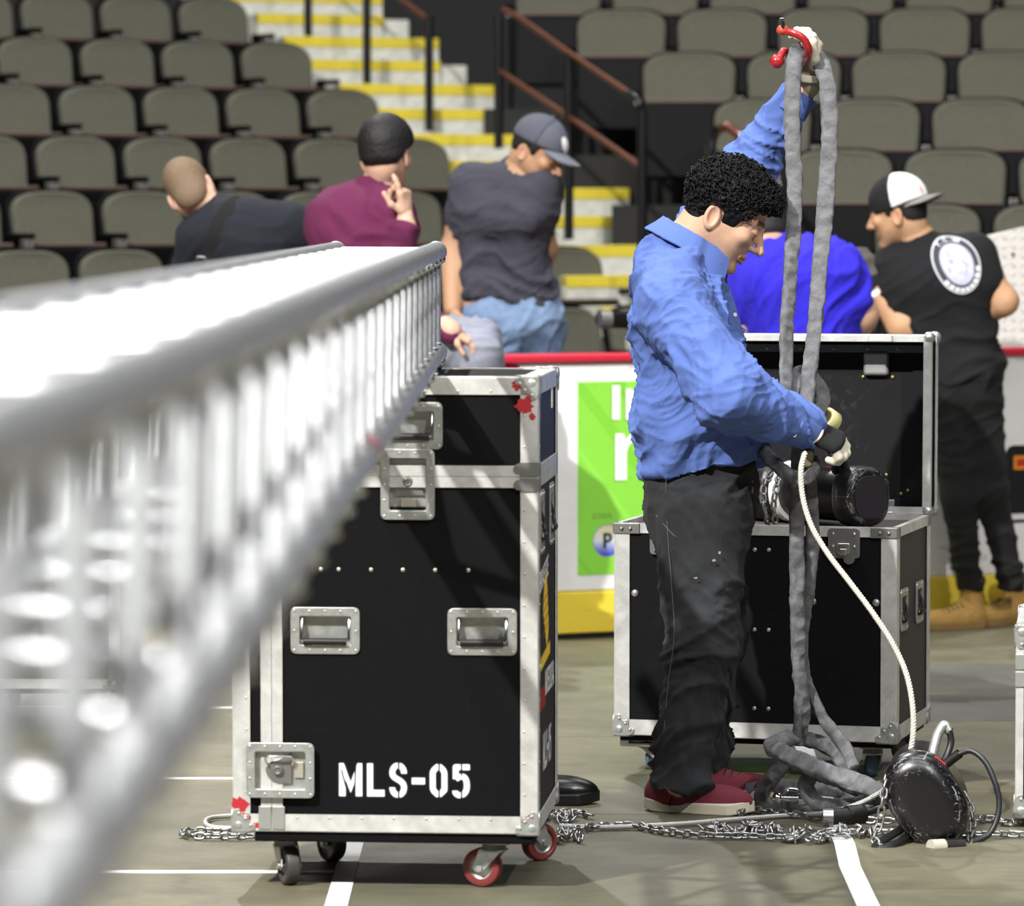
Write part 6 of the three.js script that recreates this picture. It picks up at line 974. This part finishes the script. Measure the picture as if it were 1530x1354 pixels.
{ // sling heap on the floor
  const t = thing('round_sling', 'grey fabric slings heaped on the floor before the maroon shoes', 'sling'), O = { wrinkle: 0.42, rate: 8, turn: 0.3, turnRate: 4 };
  const w = (pts) => pts.map((q) => P(...q));
  part(t, 'strand', sweep(w([[1186, 1100, 11.7], [1165, 1108, 11.62], [1154, 1116, 11.58], [1172, 1126, 11.5], [1210, 1144, 11.45], [1250, 1160, 11.42], [1290, 1172, 11.4], [1316, 1186, 11.38]]), 0.05, 0.026, 160, V(0, 0.5, 1), { ...O, rate: 12, seed: 21 }), M.sling);
  part(t, 'strand', sweep(w([[1178, 1126, 11.6], [1162, 1152, 11.62], [1142, 1178, 11.65], [1138, 1198, 11.66], [1160, 1206, 11.64], [1200, 1207, 11.6], [1226, 1206, 11.62]]), 0.04, 0.024, 140, V(0, 0.6, 1), { ...O, seed: 24 }), M.sling);
  part(t, 'strand', sweep(w([[1200, 1104, 11.72], [1224, 1110, 11.74], [1248, 1124, 11.74], [1262, 1144, 11.72], [1280, 1172, 11.7]]), 0.04, 0.026, 100, V(0, 0.4, 1), { ...O, seed: 27 }), M.sling);
  part(t, 'strand', sweep(w([[1316, 1180, 11.44], [1282, 1178, 11.5], [1240, 1160, 11.52], [1214, 1158, 11.5], [1204, 1174, 11.5], [1216, 1196, 11.48], [1250, 1206, 11.46], [1290, 1200, 11.45], [1312, 1194, 11.42]]), 0.042, 0.024, 180, V(0, 0.7, 1), { ...O, rate: 12, seed: 30 }), M.sling);
  part(t, 'strand', sweep(w([[1096, 1186, 11.9], [1120, 1180, 11.88], [1150, 1176, 11.9], [1190, 1180, 11.9], [1230, 1178, 11.9], [1270, 1186, 11.85], [1250, 1206, 11.7], [1190, 1206, 11.72], [1130, 1206, 11.75], [1106, 1204, 11.78]]), 0.042, 0.026, 200, V(0, 1, 0.6), { ...O, seed: 33 }), M.sling);
}
{ // small shackle and pins in the heap
  const t = thing('shackle', 'small chrome shackle lying in the sling heap', 'shackle'), a = P(1162, 1193, 11.55), b = P(1204, 1194, 11.52);
  part(t, 'pin', [bar(a, b, 0.009, 14), ball(0.016, a.x, a.y, a.z), bar(b.clone().add(V(-0.02, 0, 0)), b, 0.017, 14)], M.chrome);
  part(t, 'bow', tube([a.clone().add(V(0.01, 0, 0)), a.clone().add(V(0.02, 0.01, -0.05)), a.clone().lerp(b, 0.5).add(V(0, 0.012, -0.07)), b.clone().add(V(-0.012, 0.01, -0.05)), b.clone().add(V(-0.01, 0, 0))], 0.008, 30, 8), M.steel);
}
{ // red shackle in the raised hand
  const t = thing('shackle', 'red bow shackle gripped in the raised glove', 'shackle');
  const red = phy({ color: 0x9c1f24, roughness: 0.3, clearcoat: 0.4 });
  part(t, 'bow', tube([[1170, 46, 11.92], [1190, 51, 11.9], [1202, 60, 11.9], [1208, 74, 11.91], [1206, 88, 11.95], [1194, 96, 12.0], [1180, 86, 11.99], [1172, 76, 11.96], [1161, 92, 11.94]].map((q) => P(...q)), 0.0105, 60, 12), red);
  const e1 = P(1170, 45, 11.92), e2 = P(1161, 92, 11.94); part(t, 'eye', ball(0.018, 0, 0, 0, 18, 12).scale(1, 0.8, 1).translate(e1.x, e1.y, e1.z), std({ color: 0xc24a34, roughness: 0.4 })); part(t, 'eye', ball(0.02, e2.x, e2.y, e2.z, 18, 12), red);
  part(t, 'pin', [bar(P(1170, 40, 11.9), P(1168, 29, 11.9), 0.006, 12), rb(0.012, 0.008, 0.012, 0.002).translate(...P(1168, 29, 11.9).toArray())], M.chrome);
}
{
  const cream = std({ color: 0xc9c8ba, roughness: 0.75 });
  const t = part(scene, numbered('rope'), rope([[1203, 676, 11.45], [1197, 700, 11.43], [1199, 740, 11.42], [1212, 785, 11.4], [1236, 826, 11.38], [1268, 868, 11.35], [1304, 916, 11.32], [1336, 966, 11.3], [1355, 1010, 11.28], [1364, 1060, 11.26], [1364, 1100, 11.25], [1359, 1132, 11.25]].map((q) => P(...q)), 0.0074, 3, 0.024, 300), cream); t.userData = { label: 'thin cream rope curving from the glove down to the floor hoist', category: 'rope' };
  const w = part(scene, numbered('wire_rope'), rope([...fl([[836, 1240], [900, 1242], [1000, 1238], [1100, 1230], [1190, 1223]], 0.01), P(1240, 1214, 11.38), P(1290, 1198, 11.3), P(1322, 1180, 11.25)], 0.0062, 4, 0.03, 260), M.wire); w.userData = { label: 'silver wire rope lying along the floor chain to the hoist', category: 'wire rope' };
  const w2 = part(scene, numbered('wire_rope'), rope(fl([[400, 1240], [350, 1243], [318, 1241], [307, 1234], [318, 1227], [350, 1224], [400, 1222]], 0.009), 0.0062, 4, 0.03, 90), M.wire); w2.userData = { label: 'loop of silver wire rope peeping out behind the red-painted case corner', category: 'wire rope' };
}
chain('long hoist chain lying along the floor with a tangled pile near the shoes', fl([[842, 1252], [880, 1243], [940, 1240], [1000, 1250], [1060, 1255], [1120, 1256], [1180, 1258], [1240, 1252], [1300, 1250], [1360, 1252], [1420, 1254], [1480, 1253], [1540, 1254]]), { seed: 5, piles: [[FP(1110, 1246), 64, 0.11, 0.09], [FP(1205, 1256), 34, 0.06, 0.1], [FP(1265, 1250), 22, 0.07, 0.08]] });
chain('hoist chain running past the heap and behind the floor hoist', fl([[1106, 1222], [1122, 1216], [1160, 1221], [1220, 1226], [1290, 1232], [1360, 1234], [1430, 1236], [1480, 1230], [1510, 1236], [1545, 1230]]), { seed: 6 });
chain('bunched chain end lying by the tall case next to the black shoe', fl([[800, 1236], [830, 1222], [860, 1220], [880, 1224]]), { seed: 7, piles: [[FP(842, 1260), 26, 0.045, 0.06], [FP(846, 1228), 16, 0.04, 0.08]] });
chain('short doubled chain end on the floor beside the red-painted case corner', fl([[400, 1248], [340, 1249], [290, 1248], [272, 1252], [290, 1256], [340, 1257], [400, 1256]]), { seed: 8 });
// ---------------------------------------------------------------- hoists
const chips = (w, h, seed, base, n) => canvasTex(w, h, (c) => { const r = rnd(seed); c.fillStyle = base; c.fillRect(0, 0, w, h); for (let i = 0; i < n; i++) { const a = r() * 6.28, d = 0.45 + 0.53 * Math.pow(r(), 0.3), x = w / 2 + Math.cos(a) * d * w / 2, y = h / 2 + Math.sin(a) * d * h / 2, L = 3 + r() * r() * 40, b = r() * 6.28; const gv = 175 + r() * 70; c.strokeStyle = `rgba(${gv},${gv},${gv},${0.3 + r() * 0.6})`; c.lineWidth = 0.6 + r() * r() * 4; c.beginPath(); c.moveTo(x, y); c.lineTo(x + Math.cos(b) * L * 0.5, y + Math.sin(b) * L * 0.5); c.lineTo(x + Math.cos(b + 0.5) * L, y + Math.sin(b + 0.5) * L); c.stroke(); } for (let i = 0; i < n / 10; i++) { const a = r() * 6.28, b = a + 0.15 + r() * 0.35, d = 0.8 + 0.16 * r(); c.strokeStyle = `rgba(200,200,200,${0.25 + r() * 0.4})`; c.lineWidth = 1 + r() * 6; c.beginPath(); for (let q = 0; q < 9; q++) { const t = a + (b - a) * q / 8; c.lineTo(w / 2 + Math.cos(t) * (d + (r() - 0.5) * 0.03) * w / 2, h / 2 + Math.sin(t) * (d + (r() - 0.5) * 0.03) * h / 2); } c.stroke(); } for (let i = 0; i < n * 2; i++) { c.fillStyle = `rgba(160,160,165,${r() * 0.3})`; c.fillRect(r() * w, r() * h, 1 + r() * 2, 1 + r() * 2); } });
function superShape(a, b, e, n = 48) { const s = new THREE.Shape(); for (let i = 0; i < n; i++) { const t = i / n * 6.28318 + 0.01, c = Math.cos(t), q = Math.sin(t); s[i ? 'lineTo' : 'moveTo'](Math.sign(c) * Math.pow(Math.abs(c), e) * a, Math.sign(q) * Math.pow(Math.abs(q), e) * b); } s.closePath(); return s; }
function capGeo(a, b, e, depth, bev) { const g = new THREE.ExtrudeGeometry(superShape(a - bev, b - bev, e), { depth: depth - 2 * bev, bevelEnabled: true, bevelSize: bev, bevelThickness: bev, bevelSegments: 6, steps: 1 }).translate(0, 0, bev); const p = g.attributes.position, uv = g.attributes.uv; for (let i = 0; i < p.count; i++) uv.setXY(i, p.getX(i) / (2 * a) + 0.5, p.getY(i) / (2 * b) + 0.5); return toCreasedNormals(g, 0.9); }
{ // hoist standing on the floor
  const t = thing('chain_hoist', 'scuffed black chain hoist standing tilted on the floor among chains', 'hoist');
  const c = P(1384, 1193, 11.12); t.position.copy(c); c.y = 0; const body = new THREE.Group(); t.position.y = P(1384, 1193, 11.12).y;
  const sm = phy({ map: chips(512, 512, 71, '#08080a', 260), roughness: 0.34, clearcoat: 0.35, clearcoatRoughness: 0.3 });
  const turn = (g) => g.rotateZ(0.56).rotateY(-0.12);
  part(t, 'end_cover', turn(capGeo(0.092, 0.129, 0.8, 0.14, 0.05).translate(0, 0, -0.05)), sm);
  part(t, 'housing', turn(capGeo(0.084, 0.12, 0.8, 0.26, 0.02).translate(0, 0, -0.29)), M.blackPaint);
  for (const [x, y] of [[0.072, 0.07], [-0.07, -0.072], [0.07, -0.03], [-0.072, 0.03]]) part(t, 'cover_bolt', turn(cyl(0.009, 0.009, 0.012, 0, 0, 0, 12).rotateX(Math.PI / 2).translate(x, y, 0.055)), M.blackRubber);
  const tg = part(t, 'red_tag', rb(0.035, 0.012, 0.006, 0.003).rotateZ(-0.7).translate(0.03, 0.098, 0.04), M.redPaint);
  const L = (px, py, D = 11.1) => P(px, py, D).sub(t.position);
  part(t, 'cable_sheath', tube([L(1404, 1150, 11.2), L(1418, 1138, 11.19), L(1434, 1126, 11.18)], 0.0125, 16, 12), M.blackRubber);
  part(t, 'power_cable', tube([L(1432, 1127, 11.18), L(1450, 1122, 11.17), L(1470, 1136, 11.15), L(1486, 1168, 11.13), L(1493, 1198, 11.12), L(1489, 1226, 11.11), L(1478, 1246, 11.1), L(1456, 1258, 11.08), L(1438, 1263, 11.06)], 0.0075, 80, 10), M.cable);
  part(t, 'cable_loop', tube([L(1418, 1090, 11.25), L(1421, 1108, 11.25), L(1415, 1128, 11.24), L(1403, 1146, 11.22)], 0.009, 30, 10), M.cable);
  part(t, 'braided_sleeve', rope([L(1391, 1136, 11.2), L(1396, 1116, 11.22), L(1402, 1096, 11.24), L(1411, 1084, 11.25), L(1418, 1092, 11.25)], 0.0125, 6, 0.03, 60), M.zinc);
  part(t, 'strap_loop', sweep([L(1348, 1238, 11.1), L(1326, 1252, 11.05), L(1308, 1266, 11.0), L(1312, 1270, 10.98), L(1336, 1262, 11.0), L(1356, 1250, 11.08)], 0.022, 0.014, 60, V(0, 0.6, 1)), M.blackRubber);
  part(t, 'plug', [bar(L(1410, 1265, 11.0), L(1438, 1265, 11.02), 0.019, 20)], M.blackRubber);
  part(t, 'plug_cap', bar(L(1390, 1266, 10.98), L(1410, 1265, 11.0), 0.019, 20), std({ color: 0xb9b2a2, roughness: 0.6 }));
}
chain('chain draped over the shoulder of the floor hoist', [P(1392, 1142, 11.12), P(1378, 1128, 11.1), P(1352, 1132, 11.1), P(1332, 1152, 11.08), P(1322, 1178, 11.06), P(1318, 1206, 11.05), P(1314, 1232, 11.05), P(1306, 1254, 11.02), P(1318, 1264, 11.0)], { seed: 11, mat: M.zincDark });
chain('dark chain hanging down the side of the floor hoist beside the cable', [P(1440, 1188, 11.2), P(1450, 1206, 11.17), P(1454, 1230, 11.15), P(1450, 1252, 11.1), P(1448, 1266, 11.05)], { seed: 12, mat: M.zincDark });
chain('second dark chain strand behind the floor hoist', [P(1438, 1200, 11.26), P(1442, 1222, 11.24), P(1440, 1246, 11.2), P(1446, 1260, 11.12)], { seed: 13, mat: M.zincDark });
{ // plug couplers in the heap
  const t = thing('cable_coupler', 'black cable coupler lying across the white tape line', 'coupler'), a = P(1234, 1222, 11.25), b = P(1290, 1216, 11.3);
  part(t, 'barrel', [bar(a, b, 0.021, 20), bar(a.clone().lerp(b, 0.55), b, 0.025, 20)], M.blackRubber); part(t, 'collar', bar(a.clone().add(V(-0.008, 0, 0)), a.clone().add(V(0.018, 0, 0)), 0.024, 20), M.steel);
  part(t, 'tail_cable', tube([b, P(1316, 1208, 11.32), P(1336, 1200, 11.3)], 0.009, 20, 10), M.cable);
}
{ // hoist lying in the open case
  const t = thing('chain_hoist', 'scuffed black cylindrical chain hoist lying in the open case', 'hoist');
  const a = V(0.6, 0, 0.8), c = P(1291, 742, 12.42); t.position.copy(c); t.rotation.y = Math.atan2(a.x, a.z);
  const sm = phy({ map: chips(512, 512, 81, '#121114', 300), roughness: 0.36, clearcoat: 0.3 });
  part(t, 'end_cover', capGeo(0.083, 0.086, 0.6, 0.09, 0.028).translate(0, 0, -0.06), sm);
  part(t, 'cover_plate', ext(superShape(0.058, 0.06, 0.6), 0.004, 0.0015, 0.029), phy({ map: chips(256, 256, 82, '#2a282d', 16), roughness: 0.4 }));
  part(t, 'motor_body', new THREE.CylinderGeometry(0.075, 0.075, 0.34, 40).rotateX(Math.PI / 2).translate(0, 0, -0.21), M.blackPaint);
  part(t, 'gear_housing', capGeo(0.092, 0.09, 0.75, 0.17, 0.03).translate(0, 0, -0.5), phy({ map: chips(512, 512, 83, '#151417', 200), roughness: 0.4 }));
  part(t, 'white_flange', new THREE.CylinderGeometry(0.088, 0.088, 0.028, 44).rotateX(Math.PI / 2).translate(0, 0, -0.3), std({ color: 0xe9e9e4, roughness: 0.5 }));
  part(t, 'black_flange', new THREE.CylinderGeometry(0.0895, 0.0895, 0.014, 44).rotateX(Math.PI / 2).translate(0, 0, -0.323), M.blackRubber);
  part(t, 'red_label', bx(0.02, 0.003, 0.09, 0.02, 0.0745, -0.14), M.redPaint);
  part(t, 'cover_bolt', cyl(0.012, 0.012, 0.012, 0, 0, 0, 12).rotateX(Math.PI / 2).translate(-0.062, 0.06, 0.0), M.blackRubber);
}
chain('chain slung over the gear end of the hoist in the case', [P(1152, 712, 12.42), P(1143, 722, 12.38), P(1140, 744, 12.36), P(1144, 766, 12.36), P(1148, 784, 12.4)], { seed: 14, mat: M.zincDark, });
chain('second chain fall over the gear end of the hoist in the case', [P(1162, 714, 12.42), P(1160, 730, 12.36), P(1156, 752, 12.35), P(1158, 776, 12.37)], { seed: 15, mat: M.zincDark });
{ const t = thing('hoist_cable', 'black braided cable loop rising from the hoist in the case', 'cable'); part(t, 'cable', tube([P(1226, 662, 12.3), P(1238, 668, 12.34), P(1247, 684, 12.4), P(1250, 704, 12.45)], 0.014, 30, 12), M.cable); part(t, 'braid', rope([P(1238, 655, 12.34), P(1250, 666, 12.36), P(1258, 682, 12.42), P(1262, 700, 12.45)], 0.011, 4, 0.05, 40), M.cable); }
{ const t = thing('tape_roll', 'small pale yellow tape roll behind the gripping glove', 'tape roll'), c = P(1239, 628, 11.62); const pr = [[0.018, -0.016], [0.03, -0.016], [0.03, 0.016], [0.018, 0.016], [0.018, -0.016]].map(([x, y]) => new THREE.Vector2(x, y)); part(t, 'roll', new THREE.LatheGeometry(pr, 36).rotateZ(1.1).rotateY(0.7).translate(c.x, c.y, c.z), phy({ color: 0xd9d49a, roughness: 0.3, transmission: 0.2 })); }
{ const t = thing('shoe', 'black leather shoe on the floor behind the tall case', 'shoe'), p = FP(892, 1200); const g = shoe(t, V(p.x - 0.29, 0, p.z), V(1, 0, 0.05), 0.29, phy({ color: 0x0a0a0b, roughness: 0.3 }), M.blackRubber, {}); g.name = 'shoe_body'; }
{ // tread plate leaning behind the boards
  const t = thing('tread_plate', 'silver diamond tread plate standing behind the boards', 'tread plate'), a = P(1466, 352, 17.9), b = P(1620, 318, 17.9), w = b.x - a.x, hgt = a.y;
  const m = std({ color: 0xd2d0cc, metalness: 0.35, roughness: 0.55, bumpMap: rep(T.diamond, 3.4, 3.4), bumpScale: 0.004 });
  const s = new THREE.Shape(); s.moveTo(0, 0); s.lineTo(w, 0); s.lineTo(w, b.y); s.lineTo(0.02, a.y); s.quadraticCurveTo(0, a.y, 0, a.y - 0.02); s.closePath();
  const g = ext(s, 0.012, 0.002); part(t, 'plate', metreUV(g), m); t.position.set(a.x, 0, a.z);
  const h = P(1513, 380, 17.9); part(t, 'bolt_hole', cyl(0.007, 0.007, 0.004, 0, 0, 0, 12).rotateX(Math.PI / 2).translate(h.x - a.x, h.y, 0.013), M.blackRubber);
}
{ const t = thing('handrail', 'black bent handrail rising behind the curly-haired man', 'handrail'); part(t, 'rail', tube([P(1062, 420, 20.6), P(1062, 230, 20.6), P(1068, 200, 20.6), P(1084, 190, 20.55), P(1102, 200, 20.5), P(1146, 246, 20.2), P(1164, 272, 20.1), P(1171, 310, 20.1), P(1172, 470, 20.1)], 0.022, 90, 12), phy({ color: 0x101216, roughness: 0.25, clearcoat: 0.4 })); part(t, 'rail_cover', tube([P(1078, 191.5, 20.57), P(1088, 190, 20.54), P(1104, 202, 20.49), P(1118, 216, 20.4)], 0.0235, 20, 12), M.copper); }
{ const t = thing('padded_bar', 'black padded bar with a metal end jutting out behind the blue work shirt', 'bar'), a = P(900, 477, 17.2), b = P(985, 480, 17.6), c = P(955, 540, 17.45); part(t, 'pad', bar(a, b, 0.034, 20), M.blackRubber); part(t, 'metal_end', bar(a.clone().add(V(-0.012, 0, 0.004)), a.clone().add(V(0.03, 0, -0.012)), 0.036, 20), M.zincDark); part(t, 'post', bar(V(c.x, 0, c.z), V(c.x, P(955, 480, 17.45).y, c.z), 0.03, 14), M.blackPaint); }
renderer.render(scene, camera);
